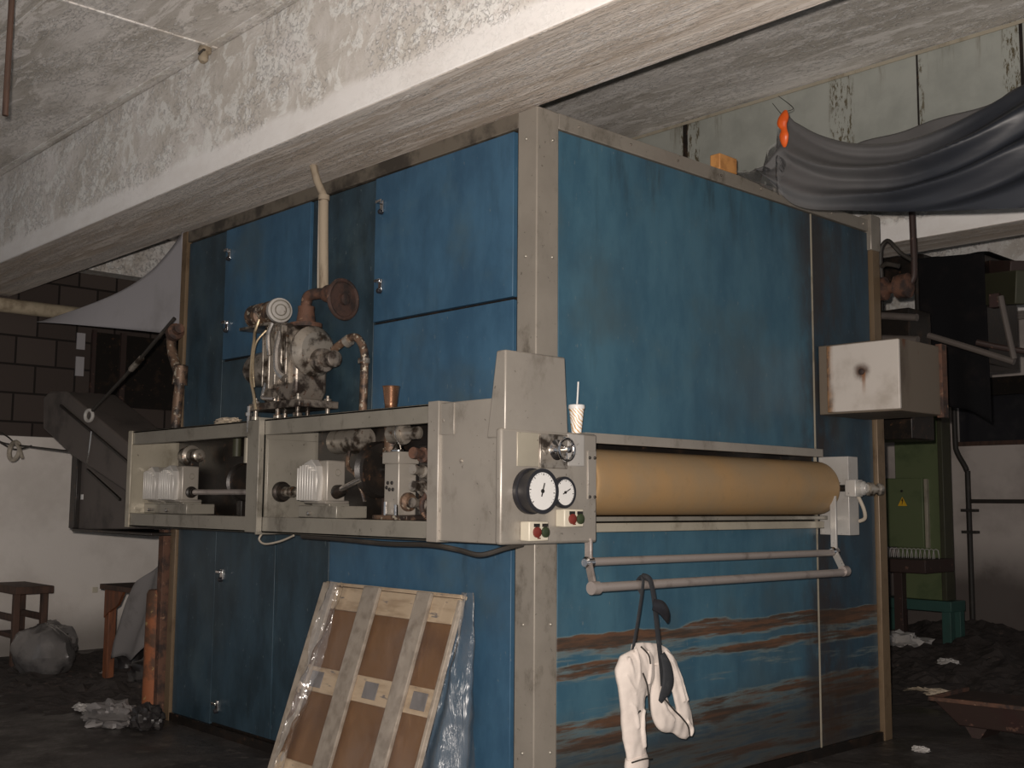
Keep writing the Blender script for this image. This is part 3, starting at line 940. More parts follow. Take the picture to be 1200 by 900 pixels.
G().lathe((-1.73, -.215, 2.50), (1, 0, 0), [(0, .15), (.03, .155), (.06, .13), (.075, .115), (.085, .04)], 32).build('end_cover', 'oily_metal', PB)
hb = G().lathe((-1.65, -.20, 2.44), (1, 0, 0), [(0, .075), (.05, .07), (.055, .045), (.12, .042), (.125, .052), (.155, .050), (.165, .03)], 24).build('shaft_hub', 'cast_iron', PU)
G().lathe((-2.10, -.20, 2.44), (-1, 0, 0), [(0, .11), (.06, .115), (.26, .11), (.33, .08), (.34, .02)], 30).build('motor_end', 'oily_metal', PU)
# feet
g = G().box(-2.20, -1.62, -.36, -.08, 2.155, 2.20)
g.build('base_plate', 'cast_iron', PU, bevel=.006)
for x in (-2.16, -1.90, -1.68):
    for y in (-.33, -.12):
        G().lathe((x, y, 2.10), (0, 0, 1), [(0, .028), (.02, .028), (.022, .014), (.09, .014), (.092, .024), (.115, .024), (.117, .01), (.135, .01)], 12).build('foot', 'oily_metal', PU)
# reservoir up left with white cap
rs_ = G().lathe((-2.42, -.22, 2.79), (1, 0, 0), [(0, .05), (.02, .078), (.14, .08), (.15, .06), (.20, .06), (.21, .08), (.33, .08)], 28).build('reservoir', 'pipe_rust', PU)
G().lathe((-2.12, -.22, 2.795), (1, -.25, 0), [(0, .078), (.03, .082), (.055, .078), (.058, .05), (.062, .05), (.063, .02)], 28).build('cap', 'pale_metal', rs_)
G().box(-2.44, -2.06, -.31, -.13, 2.695, 2.712).box(-2.18, -1.98, -.27, -.17, 2.64, 2.70).build('shelf_plate', 'oily_metal', PU, bevel=.003)
G().lathe((-2.13, -.2, 2.60), (0, 0, 1), [(0, .04), (.05, .035), (.06, .05), (.10, .05)], 18).build('bracket_neck', 'cast_iron', PU)
# neck and elbow
G().lathe((-1.82, -.20, 2.66), (0, 0, 1), [(0, .10), (.025, .10), (.03, .06), (.10, .05), (.13, .052)], 24).tube([(-1.82, -.20, 2.76), (-1.82, -.20, 2.82), (-1.79, -.20, 2.855), (-1.70, -.18, 2.86), (-1.58, -.16, 2.84)], .034, 14).build('elbow', 'rust', PU)
VW = G().lathe((-1.66, -.17, 2.85), (1, .1, 0), [(0, .045), (.03, .055), (.10, .055), (.12, .04), (.15, .04)], 20).build('valve_body', 'rust', PU)
G().torus((-1.49, -.155, 2.80), (1, .15, 0), .115, .013, 36, 8).lathe((-1.52, -.155, 2.80), (1, .15, 0), [(0, .035), (.05, .035), (.055, .02)], 16).lathe((-1.50, -.155, 2.80), (1, .15, 0), [(0, .108), (.008, .108)], 30).build('handwheel', 'dark_rust', VW)
for rr_ in (.035, .062):
    G().torus((-2.055, -.236, 2.795), (1, -.25, 0), rr_, .004, 28, 6).build('cap_ring', 'grey_paint_dirty', rs_)
# tubes
G().tube([(-2.19, -.31, 2.74), (-2.20, -.33, 2.66), (-2.155, -.36, 2.60), (-2.15, -.375, 2.50), (-2.155, -.375, 2.36), (-2.12, -.37, 2.25), (-2.11, -.36, 2.16)], .010, 8).tube([(-2.10, -.31, 2.66), (-2.13, -.36, 2.58), (-2.125, -.38, 2.45), (-2.12, -.37, 2.30)], .007, 8).build('copper_tube', 'brass', PU)
G().tube([(-2.02, -.35, 2.32), (-2.02, -.37, 2.24), (-2.0, -.37, 2.225), (-1.90, -.36, 2.215)], .011, 8).build('bright_tube', 'chrome', PU)
G().cyl((-2.13, -.395, 2.02), (-2.13, -.395, 2.18), .012, n=10).cyl((-2.13, -.395, 2.12), (-2.13, -.395, 2.14), .024, n=6).build('drain_stud', 'bright_metal', PU)
# outlet pipe on the right
op = G().tube([(-1.56, -.17, 2.50), (-1.50, -.16, 2.53), (-1.42, -.15, 2.56), (-1.35, -.14, 2.55), (-1.30, -.13, 2.47), (-1.295, -.13, 2.35), (-1.30, -.13, 2.10)], .024, 12)
op.build('outlet_pipe', 'pipe_rust', PU)
G().cyl((-1.30, -.13, 2.40), (-1.30, -.13, 2.43), .036, n=12).build('pipe_union', 'oily_metal', PU)
G().cyl((-1.45, -.155, 2.535), (-1.42, -.15, 2.55), .036, n=12).build('pipe_union', 'oily_metal', PU)
# lagged riser pipe
lp = thing('riser_pipe', 'pale wrapped vertical pipe rising from the pump to the concrete beam', 'pipe', (-1.76, -.12, 2.9))
G().tube([(-1.755, -.12, 2.90), (-1.765, -.12, 3.1), (-1.775, -.12, 3.30), (-1.78, -.12, 3.46)], .030, 14).build('wrapped_pipe', 'lagging', lp)
G().tube([(-1.78, -.12, 3.44), (-1.785, -.12, 3.50), (-1.83, -.14, 3.60), (-1.85, -.16, 3.70)], .024, 12).cyl((-1.78, -.12, 3.47), (-1.78, -.12, 3.50), .036, n=14).build('bent_end', 'lagging', lp)
G().tube([(-1.815, -.12, 2.86), (-1.825, -.12, 3.1), (-1.83, -.12, 3.5)], .006, 6).build('thin_wire', 'wire_pale', lp)

# cup, paper
t = G().lathe((-.885, -.24, 2.101), (0, 0, 1), [(0, .030), (.006, .034), (.03, .034), (.035, .036), (.12, .046), (.128, .050), (.128, .044), (.01, .030)], 30).build('metal_beaker', 'copper')
tag(recentre(t), 'small shiny copper coloured beaker standing on the top rail', 'beaker')
g = G().blob((-2.56, -.30, 2.106), (.13, .05, .028), .5, 3, 4)
tag(recentre(g.build('crumpled_paper', 'paper')), 'flat crumpled pale paper lying on the top rail left of the pump', 'paper')
dk = thing('paper_drink_cup', 'white patterned paper drink cup with lid and straw on the control cabinet', 'drink cup', (.155, .12, 1.947))
cy, cx_ = .125, .165
G().lathe((cx_, cy, 1.947), (0, 0, 1), [(0, .024), (.004, .025), (.125, .038)], 32).build('cup_body', 'cup_paper', dk)
G().lathe((cx_, cy, 2.068), (0, 0, 1), [(0, .0405), (.008, .042), (.020, .040), (.022, .034), (.016, .032)], 32).build('lid', 'dial_white', dk)
G().tube([(cx_, cy, 2.06), (cx_ + .003, cy + .004, 2.13), (cx_ + .006, cy + .006, 2.205)], .0045, 8).build('straw', 'dial_white', dk)

# ================================================================== rusty elbow pipe at the far left of the oven
rp = thing('rusty_standpipe', 'rusty bent standpipe with an orange valve at the left end of the oven', 'pipe', (-3.72, -.10, 2.10))
G().tube([(-3.72, -.13, 2.84), (-3.76, -.13, 2.78), (-3.72, -.13, 2.66), (-3.64, -.13, 2.55), (-3.60, -.13, 2.46), (-3.62, -.13, 2.32), (-3.64, -.13, 2.10)], .036, 12).build('bent_pipe', 'pipe_rust', rp)
G().lathe((-3.74, -.14, 2.82), (1, -.2, .12), [(0, .04), (.05, .06), (.13, .06), (.15, .035), (.22, .035)], 16).build('valve', 'rust', rp)
G().lathe((-3.60, -.13, 2.44), (.1, 0, 1), [(0, .055), (.14, .05), (.15, .03)], 14).build('sleeve', 'pipe_rust', rp)

# ================================================================== feed chute on the left
CH = thing('feed_chute', 'dark grey sheet metal feed chute sloping down to the left end of the frame', 'chute', (-5.2, .0, 1.35))
pf = [(-6.06, 2.50), (-5.92, 2.545), (-5.56, 2.52), (-4.30, 2.06), (-4.22, 1.66), (-4.9, 1.86), (-5.39, 1.965), (-6.03, 2.22)]
G().prism([(-6.06, 2.50), (-5.92, 2.545), (-5.56, 2.52), (-4.26, 2.02), (-3.92, 1.93), (-3.90, 1.62), (-4.22, 1.64), (-5.37, 1.965), (-6.03, 2.22)], 'xz', -.20, .25).build('duct', 'chute_paint', CH, bevel=.02)
G().prism([(-5.37, 1.99), (-4.30, 1.66), (-3.86, 1.60), (-3.86, 1.39), (-5.31, 1.345)], 'xz', -.14, .28).build('hopper', 'chute_paint', CH, bevel=.01)
G().box(-5.40, -5.28, -.18, .28, 1.36, 1.98).box(-5.33, -3.86, -.18, .28, 1.335, 1.36).build('hopper_rim', 'black_grease', CH, bevel=.006)
G().beam((-5.62, -.208, 2.40), (-4.2, -.208, 1.87), .02, .018).beam((-5.0, -.208, 1.84), (-4.35, -.208, 1.60), .02, .018).build('stiffener', 'black_grease', CH)
G().tube([(-4.93, -.215, 2.15), (-4.95, -.22, 1.98), (-4.99, -.215, 1.89)], .008, 6).build('handle', 'bright_metal', CH)
G().lathe((-5.24, -.14, 1.62), (0, -1, 0), [(0, .03), (.004, .03), (.005, .01)], 4).build('tag_plate', 'dial_white', CH)
ri = thing('tie_rod', 'thin slanting tie rod with a ring at its lower end above the chute', 'rod', (-4.9, -.24, 2.27))
G().tube([(-3.62, -.18, 2.93), (-3.72, -.19, 2.87), (-4.3, -.21, 2.58), (-4.88, -.235, 2.315)], .014, 8).build('rod', 'wire_dark', ri)
G().cyl((-4.1, -.20, 2.675), (-4.26, -.208, 2.60), .024, n=10).build('turnbuckle', 'oily_metal', ri)
G().torus((-4.925, -.245, 2.275), (.3, -1, 0), .045, .014, 24, 8).build('ring', 'pale_metal', ri)
# cable and coil on the wall side
cw = thing('hanging_cable', 'thin dark cables with a tied coil hanging in front of the white wall', 'cable', (-7.2, -.1, 2.1))
G().tube([(-7.75, -.1, 2.24), (-7.3, -.1, 2.14), (-6.55, -.12, 2.08), (-5.42, -.16, 2.0)], .009, 6).tube([(-7.6, -.1, 2.20), (-7.0, -.1, 2.07), (-6.5, -.12, 2.085)], .008, 6).tube([(-7.75, -.1, 2.32), (-7.2, -.1, 2.2), (-6.9, -.1, 2.09)], .007, 6).build('strand', 'wire_dark', cw)
G().torus((-6.93, -.12, 2.05), (.2, -1, .1), .085, .022, 28, 8).tube([(-6.85, -.13, 2.11), (-6.75, -.13, 2.05), (-6.68, -.13, 1.98)], .016, 6).build('coil', 'wire_pale', cw)

# pale sheet hanging beside the oven
g = G()
tops = sm([(-3.90, 3.66), (-4.42, 3.47), (-4.95, 3.37), (-5.46, 3.315), (-6.05, 3.28), (-6.62, 3.265)], 6)
bots = [(-3.90 + (-6.62 + 3.90) * i / (len(tops) - 1), 2.85 + (3.255 - 2.85) * (i / (len(tops) - 1)) ** .93) for i in range(len(tops))]


def sheet(u, v):
    k = u * (len(tops) - 1)
    i = min(int(k), len(tops) - 2)
    a = tuple(tops[i][q] + (tops[i + 1][q] - tops[i][q]) * (k - i) for q in (0, 1))
    b = tuple(bots[i][q] + (bots[i + 1][q] - bots[i][q]) * (k - i) for q in (0, 1))
    x, z = a[0] * (1 - v) + b[0] * v, a[1] * (1 - v) + b[1] * v
    return (x, .04 * math.sin(u * 5) + .05 * v * math.sin(2 + u * 3), z)


t = g.grid(sheet, 50, 14).build('hanging_sheet', 'pale_sheet', solid=.006)
tag(recentre(t), 'smooth pale curved sheet hung between the oven top corner and the left wall', 'sheet')

# ================================================================== left corner of the hall: table, stool, bags
op_ = thing('rusty_column', 'rusty yellow and orange steel column at the left foot of the oven', 'column', (-3.98, -.02, 0))
G().lathe((-4.03, -.03, 0), (0, 0, 1), [(0, .085), (.02, .08), (.5, .078), (.9, .075), (.93, .06)], 18).build('column_body', 'orange_rust', op_)
G().box(-3.98, -3.90, -.06, .02, .0, 1.38).build('upright', 'rust', op_, bevel=.005)

T1 = thing('work_table', 'small work table with an orange leg standing left of the oven', 'table', (-5.4, .6, 0))
G().box(-5.98, -4.55, .36, .95, .80, .845).build('table_top', 'dark_wood', T1, bevel=.004)
for x, y in ((-5.86, .42), (-4.65, .42), (-5.86, .88), (-4.65, .88)):
    G().box(x - .045, x + .045, y - .035, y + .035, 0, .80).build('leg', 'orange_wood', T1, bevel=.005)
G().prism([(-5.90, .80), (-5.52, .80), (-5.62, .68), (-5.82, .60), (-5.90, .55)], 'xz', .375, .40).build('brace', 'orange_wood', T1)


def drape(u, v):
    tp = (-5.16 + .62 * u, .86 + .32 * u)
    bt = (-5.44 + .84 * u, .24 + .10 * u + .28 * max(0, u - .5) + .02 * math.sin(u * 9))
    x, z = tp[0] * (1 - v) + bt[0] * v, tp[1] * (1 - v) + bt[1] * v
    return (x, .30 - .03 * math.sin(u * 8 + v * 3) - .04 * v, z + .02 * math.sin(v * 9))


t = G().grid(drape, 24, 24).build('draped_plastic', 'grey_sheet', solid=.006)
tag(recentre(t), 'grey plastic sheet draped over the right end of the work table', 'plastic sheet')

ST = thing('wooden_stool', 'dark wooden stool standing before the white wall at the far left', 'stool', (-7.35, .1, 0))
G().box(-7.75, -6.98, -.02, .34, .70, .77).build('seat', 'dark_wood', ST, bevel=.006)
for x, y in ((-7.08, .03), (-7.66, .03), (-7.08, .29), (-7.66, .29)):
    G().beam((x, y, 0), (x - .01, y, .70), .06, .06, (0, 1, 0)).build('leg', 'dark_wood', ST, bevel=.005)
G().box(-7.64, -7.10, .01, .05, .44, .50).box(-7.64, -7.10, .27, .31, .44, .50).build('rung', 'dark_wood', ST, bevel=.003)
G().box(-7.62, -6.85, .05, .30, .27, .31).build('lower_board', 'dark_wood', ST, bevel=.003)


def bag(c, r, seed, mat, lab, amp=.28):
    t = G().blob(c, r, amp, 2.4, seed, 40).build('garbage_bag', mat)
    return tag(recentre(t), lab, 'bag')


bag((-6.62, .12, .19), (.40, .24, .25), 3, 'garbage_bag', 'large shiny grey rubbish bag lying right of the wooden stool', .14)
bag((-7.35, .48, .16), (.30, .22, .22), 8, 'garbage_bag', 'shiny grey rubbish bag lying under the wooden stool')
bag((-6.28, .80, .15), (.17, .16, .22), 5, 'bin_bag_dark', 'dark upright pointed rubbish bag between the grey bag and the work table', .45)
bag((-5.25, .62, .12), (.28, .20, .17), 11, 'bin_bag_dark', 'dark rubbish bag lying under the work table', .4)
bag((-3.62, -.26, .07), (.13, .10, .09), 21, 'bin_bag_dark', 'small dark crumpled bag at the foot of the rusty column', .5)
t = G().blob((-3.95, -.36, .06), (.24, .16, .08), .6, 3, 9, 40).build('plastic_sheet', 'grey_sheet')
tag(recentre(t), 'crumpled grey plastic sheet on the floor before the work table', 'plastic sheet')
for i, (x, y, sx, lab) in enumerate(((-4.55, -.34, .09, 'small white scrap on the floor in front of the work table'), (-6.05, .52, .09, 'shiny pale scrap on the floor beside the orange table leg'))):
    t = G().blob((x, y, .03), (sx, sx * .6, .025), .6, 4, 30 + i).build('paper_scrap', 'rag')
    tag(recentre(t), lab, 'scrap')
t = G().box(-7.998, -7.985, 1.14, 1.20, .60, .66).build('wall_socket', 'white_plastic', bevel=.004)
tag(recentre(t), 'small pale socket low on the white side wall', 'socket')


# rubble on the floor
def mound(x0, x1, y0, y1, h, seed, nx=90, ny=60, prof=None):
    def f(u, v):
        x, y = x0 + (x1 - x0) * u, y0 + (y1 - y0) * v
        e = min(1, 6 * u, 6 * (1 - u)) * min(1, 5 * v, 5 * (1 - v))
        k = .5 + .5 * noise.noise(Vector((x * .8, y * .8, seed)))
        q = abs(noise.noise(Vector((x * 4, y * 4, seed)))) + .6 * abs(noise.noise(Vector((x * 11, y * 11, seed))))
        return (x, y, -.012 + e * (h * k * (prof(u, v) if prof else 1) + q * .11))
    return G().grid(f, nx, ny)


t = mound(-7.9, -4.3, -.9, 2.6, .02, 2).build('floor_dirt', 'rubble', smooth=False)
tag(t, 'dark dirt and scraps covering the floor along the left wall', 'dirt', kind='stuff')
t = mound(-3.6, 3.4, 4.6, 9.9, .40, 5, 130, 90, lambda u, v: .25 + .9 * v).build('rubble_heap', 'rubble', smooth=False)
tag(t, 'dark heap of rubble and waste along the foot of the far wall', 'rubble', kind='stuff')

# ================================================================== pallet leaning against the oven
PA = thing('crate_panel', 'wooden crate panel with brown board centre leaning against the blue oven', 'crate panel', (-1.06, -.24, 0))
LEAN = math.atan(.335)


def lp_(x, s_, t_):
    """x across, s_ up the leaning face, t_ out of the face"""
    return (x, -.425 + s_ * math.sin(LEAN) - t_ * math.cos(LEAN), s_ * math.cos(LEAN) + t_ * math.sin(LEAN) + .012)


def board(x0, x1, s0, s1, t0, t1, nm, mat, bev=.004, par=None):
    q = [lp_(a, b, c) for b in (s0, s1) for a, c in ((x0, t0), (x1, t0), (x1, t1), (x0, t1))]
    return G().hexa(q).build(nm, mat, par or PA, bevel=bev)


LN = 1.155
board(-1.66, -.47, .02, LN - .03, .0, .008, 'brown_board', 'hardboard', .001)
for s0, s1 in ((LN - .15, LN - .015), (.53, .67), (.02, .15)):
    cb = board(-1.66, -.455, s0, s1, .008, .028, 'cross_board', 'wood_pale')
for x0, x1 in ((-1.70, -1.575), (-1.285, -1.135), (-.80, -.675)):
    st = board(x0, x1, .0, LN, .028, .052, 'upright_board', 'wood_board', .006)
board(-.475, -.450, .0, LN - .02, .0, .03, 'edge_batten', 'wood_board', .004)
for x in (-1.50, -.98, -.56):
    board(x - .07, x + .05, .555, .645, .028, .032, 'grey_stain_block', 'grey_sheet', .002)
board(-1.70, -.45, LN - .012, LN + .008, -.01, .03, 'top_edge', 'wood_pale', .003)


def crinkle(p, k, seed):
    q = Vector(p) * 6
    return k * noise.noise(q + Vector((seed, 0, 0))) + k * .5 * noise.noise(q * 2.7)


FI = thing('plastic_wrap', 'clear crinkled plastic film wrapped over the leaning crate panel', 'plastic film', (-1.0, -.2, 0))


def f_front(u, v):
    x = -1.60 + 1.17 * u
    s_ = LN * (1 - v) + .0
    p = lp_(x, s_, .060 + .012 * math.sin(u * 19) * v)
    c = crinkle(p, .03, 1)
    return (p[0], p[1] - abs(c) * .5, p[2] + .004)


G().grid(f_front, 60, 60).build('front_film', 'clear_film_front', FI)


def f_side(u, v):
    top = Vector((-.435, -.035, 1.135))
    z = 1.135 * (1 - v)
    ya = -.435 + z * .335 - .045
    yb = -.035
    y = ya + (yb - ya) * u
    x = -.435 + .035 * math.sin(u * 9 + v * 2) + crinkle((0, y, z), .015, 4) + .10 * v * u
    return (x, y, max(.004, z))


G().grid(f_side, 30, 60).build('side_film', 'clear_film_side', FI)


def f_left(u, v):
    s_ = LN * (1 - v)
    x = -1.575 + .17 * u * (1 - abs(v - .15) * 1.0)
    p = lp_(x, s_, .075 + .03 * math.sin(u * 7 + v * 9))
    return (p[0] + crinkle(p, .03, 9), p[1] - .01, max(p[2], .004))


G().grid(f_left, 14, 60).build('gathered_film', 'clear_film', FI)

# ================================================================== strap and garment on the outer bar
SR = thing('black_strap', 'black webbing strap with a buckle looped over the outer guide bar', 'strap', (.31, .45, 1.2))
G().tube([(.345, .33, .86), (.345, .375, 1.02), (.345, .415, 1.19), (.335, .425, 1.226), (.31, .435, 1.232), (.285, .44, 1.20), (.30, .46, 1.15)], .012, 8, flat=(0, .25)).tube([(.30, .47, 1.235), (.34, .475, 1.222), (.35, .49, 1.15), (.355, .505, 1.03), (.36, .515, .93), (.37, .525, .80), (.375, .53, .70)], .018, 8, flat=(0, .22)).build('webbing', 'strap_black', SR)
G().tube([(.36, .475, 1.10, .028), (.375, .52, 1.085, .035), (.375, .56, 1.045, .028), (.365, .585, 1.01, .012)], .03, 10, flat=(0, .4)).build('buckle', 'black_plastic', SR)
G().tube([(.385, .515, .86, .018), (.395, .540, .79, .034), (.395, .545, .71, .042), (.39, .51, .655, .026), (.39, .49, .63, .016)], .04, 10, flat=(0, .4)).build('belt_knot', 'strap_black', SR)

GA = thing('white_garment', 'cream white garment with dark piping hanging from the black strap', 'garment', (.33, .5, .33))
g = G()
FL = (0, .42)
g.tube([(.33, .345, .875, .05), (.34, .36, .82, .10), (.345, .37, .73, .105), (.34, .38, .63, .085), (.335, .385, .55, .078), (.335, .395, .45, .074), (.335, .405, .375, .070), (.335, .41, .355, .066)], .08, 18, flat=FL)
g.tube([(.335, .40, .90, .035), (.34, .43, .83, .085), (.345, .46, .74, .065), (.345, .46, .66, .035)], .08, 18, flat=FL)
g.tube([(.335, .38, .885, .03), (.335, .46, .885, .035), (.335, .55, .86, .05), (.335, .64, .81, .055), (.335, .71, .71, .052), (.335, .76, .60, .052), (.335, .80, .49, .050), (.335, .80, .435, .040)], .05, 16, flat=FL)
g.tube([(.345, .56, .80, .035), (.345, .565, .72, .045), (.345, .565, .62, .06), (.345, .61, .53, .062), (.345, .69, .50, .052), (.34, .77, .455, .046), (.34, .81, .43, .035)], .05, 16, flat=FL)
for pts in ([(.372, .36, .90), (.378, .375, .84), (.384, .37, .76), (.378, .355, .68)],
            [(.372, .31, .86), (.378, .33, .80), (.380, .345, .74), (.372, .36, .66)],
            [(.372, .29, .78), (.378, .32, .73), (.380, .36, .70), (.374, .41, .70)],
            [(.366, .33, .64), (.370, .36, .60), (.368, .385, .52)],
            [(.366, .43, .60), (.368, .42, .50), (.362, .44, .42)],
                        [(.370, .46, .88), (.378, .47, .80), (.374, .455, .72)],
            [(.356, .58, .86), (.366, .66, .80), (.364, .72, .70), (.36, .76, .60)],
            [(.356, .62, .86), (.362, .70, .77), (.358, .79, .60)],
            [(.366, .55, .64), (.372, .60, .57), (.370, .66, .52)],
            [(.362, .60, .60), (.366, .68, .55), (.362, .74, .50)],
            [(.360, .78, .50), (.362, .82, .46), (.356, .81, .42)]):
    g.tube(pts, .010, 8)
for v_ in g.v:
    v_.y -= .035
    v_.x += .0025 * math.sin(v_.y * 90 + 3 * math.sin(v_.z * 9))
GM = g.build('cloth', 'garment_white', GA)
m = GM.modifiers.new('remesh', 'REMESH')
m.mode = 'VOXEL'
m.voxel_size = .005
m.use_smooth_shade = True
m = GM.modifiers.new('smooth', 'SMOOTH')
m.iterations = 5
tx = bpy.data.textures.new('folds', 'CLOUDS')
tx.noise_scale = .14
m = GM.modifiers.new('folds', 'DISPLACE')
m.texture = tx
m.strength = .020
m.mid_level = .5
G().tube([(.335, .335, .372, .072), (.335, .41, .345, .074), (.335, .415, .318, .070)][1:] and [(.335, .368, .378, .070), (.335, .374, .345, .080), (.335, .378, .315, .076)], .07, 20, flat=(0, .5)).build('cuff', 'garment_white', GA)
for pts in ([(.386, .395, .78), (.392, .42, .72), (.388, .435, .65), (.383, .445, .60)],
            [(.370, .40, .905), (.388, .435, .865), (.388, .45, .82)],
            [(.375, .575, .635), (.385, .63, .58), (.382, .70, .53), (.378, .755, .48), (.372, .775, .43)],
            [(.376, .36, .588), (.378, .385, .602)],
            [(.365, .335, .362), (.378, .40, .370), (.368, .478, .364)]):
    G().tube([(a + .004, b - .035, c_) for a, b, c_ in pts], .0042, 8).build('piping', 'wire_dark', GA)

# ================================================================== white box on the end face
WB = thing('terminal_box', 'white enamelled steel box with a rust bloom fixed high on the oven end face', 'terminal box', (.08, 2.60, 2.20))
wbf = G().box(.08, .59, 2.60, 2.625, 2.205, 2.645).build('front_cover', 'painted_steel_box', WB, bevel=.006)
wbf.data.transform(Matrix.Translation(Vector((0, 0, 0))))
G().box(.006, .58, 2.625, 3.22, 2.195, 2.655).build('box_body', 'box_side_grime', WB, bevel=.006)
G().box(.555, .60, 3.16, 3.235, 2.18, 2.67).build('edge_strip', 'rust', WB, bevel=.004)
G().lathe((.335, 2.60, 2.455), (0, -1, 0), [(-.01, .020), (.008, .020), (.014, .012), (.015, .001)], 14).build('lock', 'rust', WB)

# wooden block, tarpaulin, clip
t = G().box(-.07, .005, 1.56, 1.74, 3.645, 3.745).build('wooden_block', 'block_wood', bevel=.006)
tag(recentre(t), 'small orange brown wooden block lying on the top edge of the oven', 'wood block')

TP = thing('tarpaulin', 'dark grey plastic tarpaulin slung under the ceiling from the oven top', 'tarpaulin', (1.1, 1.9, 3.1))
TOP = [(0, (.127, 1.8, 3.667)), (.05, (.221, 1.8, 3.716)), (.10, (.329, 1.8, 3.93)), (.14, (.394, 1.8, 3.895)), (.22, (.549, 1.8, 3.783)), (.33, (.769, 1.8, 3.679)), (.46, (1.032, 1.8, 3.622)), (.58, (1.28, 1.8, 3.635)), (.70, (1.517, 1.8, 3.689)), (.82, (1.742, 1.8, 3.758)), (1, (2.12, 1.8, 3.86))]
BOT = [(0, (.30, 1.6, 3.55)), (.05, (.351, 1.6, 3.487)), (.10, (.465, 1.6, 3.357)), (.14, (.577, 1.6, 3.295)), (.22, (.70, 1.6, 3.262)), (.33, (.83, 1.6, 3.236)), (.46, (1.124, 1.6, 3.172)), (.58, (1.33, 1.6, 3.138)), (.70, (1.56, 1.6, 3.10)), (.82, (1.797, 1.6, 3.067)), (1, (2.15, 1.6, 3.028))]
REAR = [(0, (.10, 2.3, 3.66)), (.14, (.30, 2.3, 3.74)), (.33, (.486, 2.3, 3.84)), (.46, (.773, 2.3, 3.863)), (.58, (1.044, 2.3, 3.876)), (.70, (1.359, 2.3, 3.897)), (.82, (1.544, 2.3, 3.947)), (1, (1.952, 2.3, 4.07))]
TOPS = [(u, *p) for u, p in TOP]
BOTS = [(u, *p) for u, p in BOT]
REARS = [(u, *p) for u, p in REAR]


def curve(tab, u):
    return Vector([lerp([(q[0], q[k]) for q in tab], u) for k in (1, 2, 3)])


TT, BB, RE = sm(TOPS, 8), sm(BOTS, 8), sm(REARS, 8)


def tarp(u, v):
    a, b, c = curve(TT, u), curve(BB, u), curve(RE, u)
    if v <= .7:
        k = v / .7
        p = a.lerp(b, k)
        e = math.sin(math.pi * k)
        w_ = (.25 + .75 * math.sin(math.pi * min(1, max(0, u)))) * e ** .7
        rad = k * (1.25 + .9 * u) - .35 * math.sin(math.pi * u)
        p.y -= .05 * e
        p.y += w_ * (.060 * math.sin(rad * 10 + 1.5 * u + .6) + .022 * math.sin(rad * 21 + 6 * u + 1) * (1 - .6 * u) + .010 * noise.noise(Vector((u * 7, rad * 6, 1))))
    else:
        k = (v - .7) / .3
        p = b.lerp(c, k)
        p.y += .18 * math.sin(k * math.pi) + .02 * math.sin(u * 30) * k
        p.z += .05 * math.sin(k * math.pi)
    return p


G().grid(tarp, 150, 120).build('sheet', 'tarpaulin', TP, solid=.003)


def veil(u, v):
    a = Vector((.06 + .27 * u, 1.76, 3.655 + .27 * max(0, u - .45) / .55))
    b = Vector((.10 + .42 * u, 1.60, 3.60 - .26 * u))
    p = a.lerp(b, v)
    p.y -= .03 * math.sin(v * 3) + .030 * math.sin(u * 22 + v * 4)
    return p


G().grid(veil, 40, 20).build('clear_edge', 'clear_film', TP)
CL = thing('orange_clip', 'orange plastic tie gathering the upper corner of the tarpaulin', 'clip', (.33, 1.66, 3.8))
G().tube([(.335, 1.60, 3.905, .012), (.332, 1.59, 3.87, .030), (.325, 1.58, 3.83, .034), (.335, 1.58, 3.79, .020), (.335, 1.58, 3.75, .030), (.33, 1.59, 3.71, .022), (.325, 1.60, 3.69, .010)], .02, 12, flat=(1, .6)).build('clip_body', 'orange_plastic', CL)
G().tube([(.335, 1.60, 3.90), (.10, 2.05, 4.10), (-.45, 2.73, 4.50)], .0022, 6).tube([(.33, 1.60, 3.90), (.03, 2.05, 4.06), (-.50, 2.73, 4.46)], .0022, 6).build('string', 'wire_dark', CL)

for o_ in COL.objects:
    if o_.parent == CL:
        o_.location.x += .115
CL.location.x += .0

# ================================================================== machinery behind the oven on the right
VP = thing('rusty_valve_pipe', 'thin vertical pipe with two rusty valves behind the right edge of the oven', 'pipe', (.15, 3.6, 3.1))
G().tube([(.20, 3.6, 4.53), (.20, 3.6, 3.8), (.205, 3.6, 3.35), (.19, 3.6, 3.22), (.12, 3.6, 3.18), (.0, 3.6, 3.18)], .023, 12).build('pipe_run', 'maroon_paint', VP)
G().lathe((-.10, 3.58, 3.18), (1, 0, 0), [(0, .05), (.03, .085), (.09, .085), (.12, .04), (.16, .04), (.18, .085), (.27, .09), (.29, .05)], 20).build('valve', 'rust', VP)
G().tube([(-.05, 3.6, 3.27), (-.04, 3.58, 3.47), (.02, 3.57, 3.53), (.08, 3.57, 3.47), (.12, 3.58, 3.42), (.20, 3.58, 3.36)], .016, 8).tube([(-.06, 3.6, 3.34), (.0, 3.58, 3.36), (.10, 3.58, 3.33)], .018, 8).build('hose', 'wire_dark', VP)

BM = thing('cloth_draped_machine', 'tall machine head draped with black cloth behind the white terminal box', 'machine', (-.1, 5.2, 2.5))


def cloth(u, v):
    # runs over the top and down the front
    x = -.47 + .58 * u
    if v < .2:
        k = v / .2
        return (x, 5.7 - .72 * k, 3.70 - .03 * u + .01 * math.sin(u * 9))
    k = (v - .2) / .8
    L_ = 1.03 + .32 * math.sin(math.pi * min(1, max(0, u * 1.2 - .0)) * .5) + .05 * math.sin(u * 7)
    return (x + .03 * k * math.sin(u * 3), 4.98 - .015 * math.sin(u * 11) * k, 3.69 - .04 * u - L_ * k)


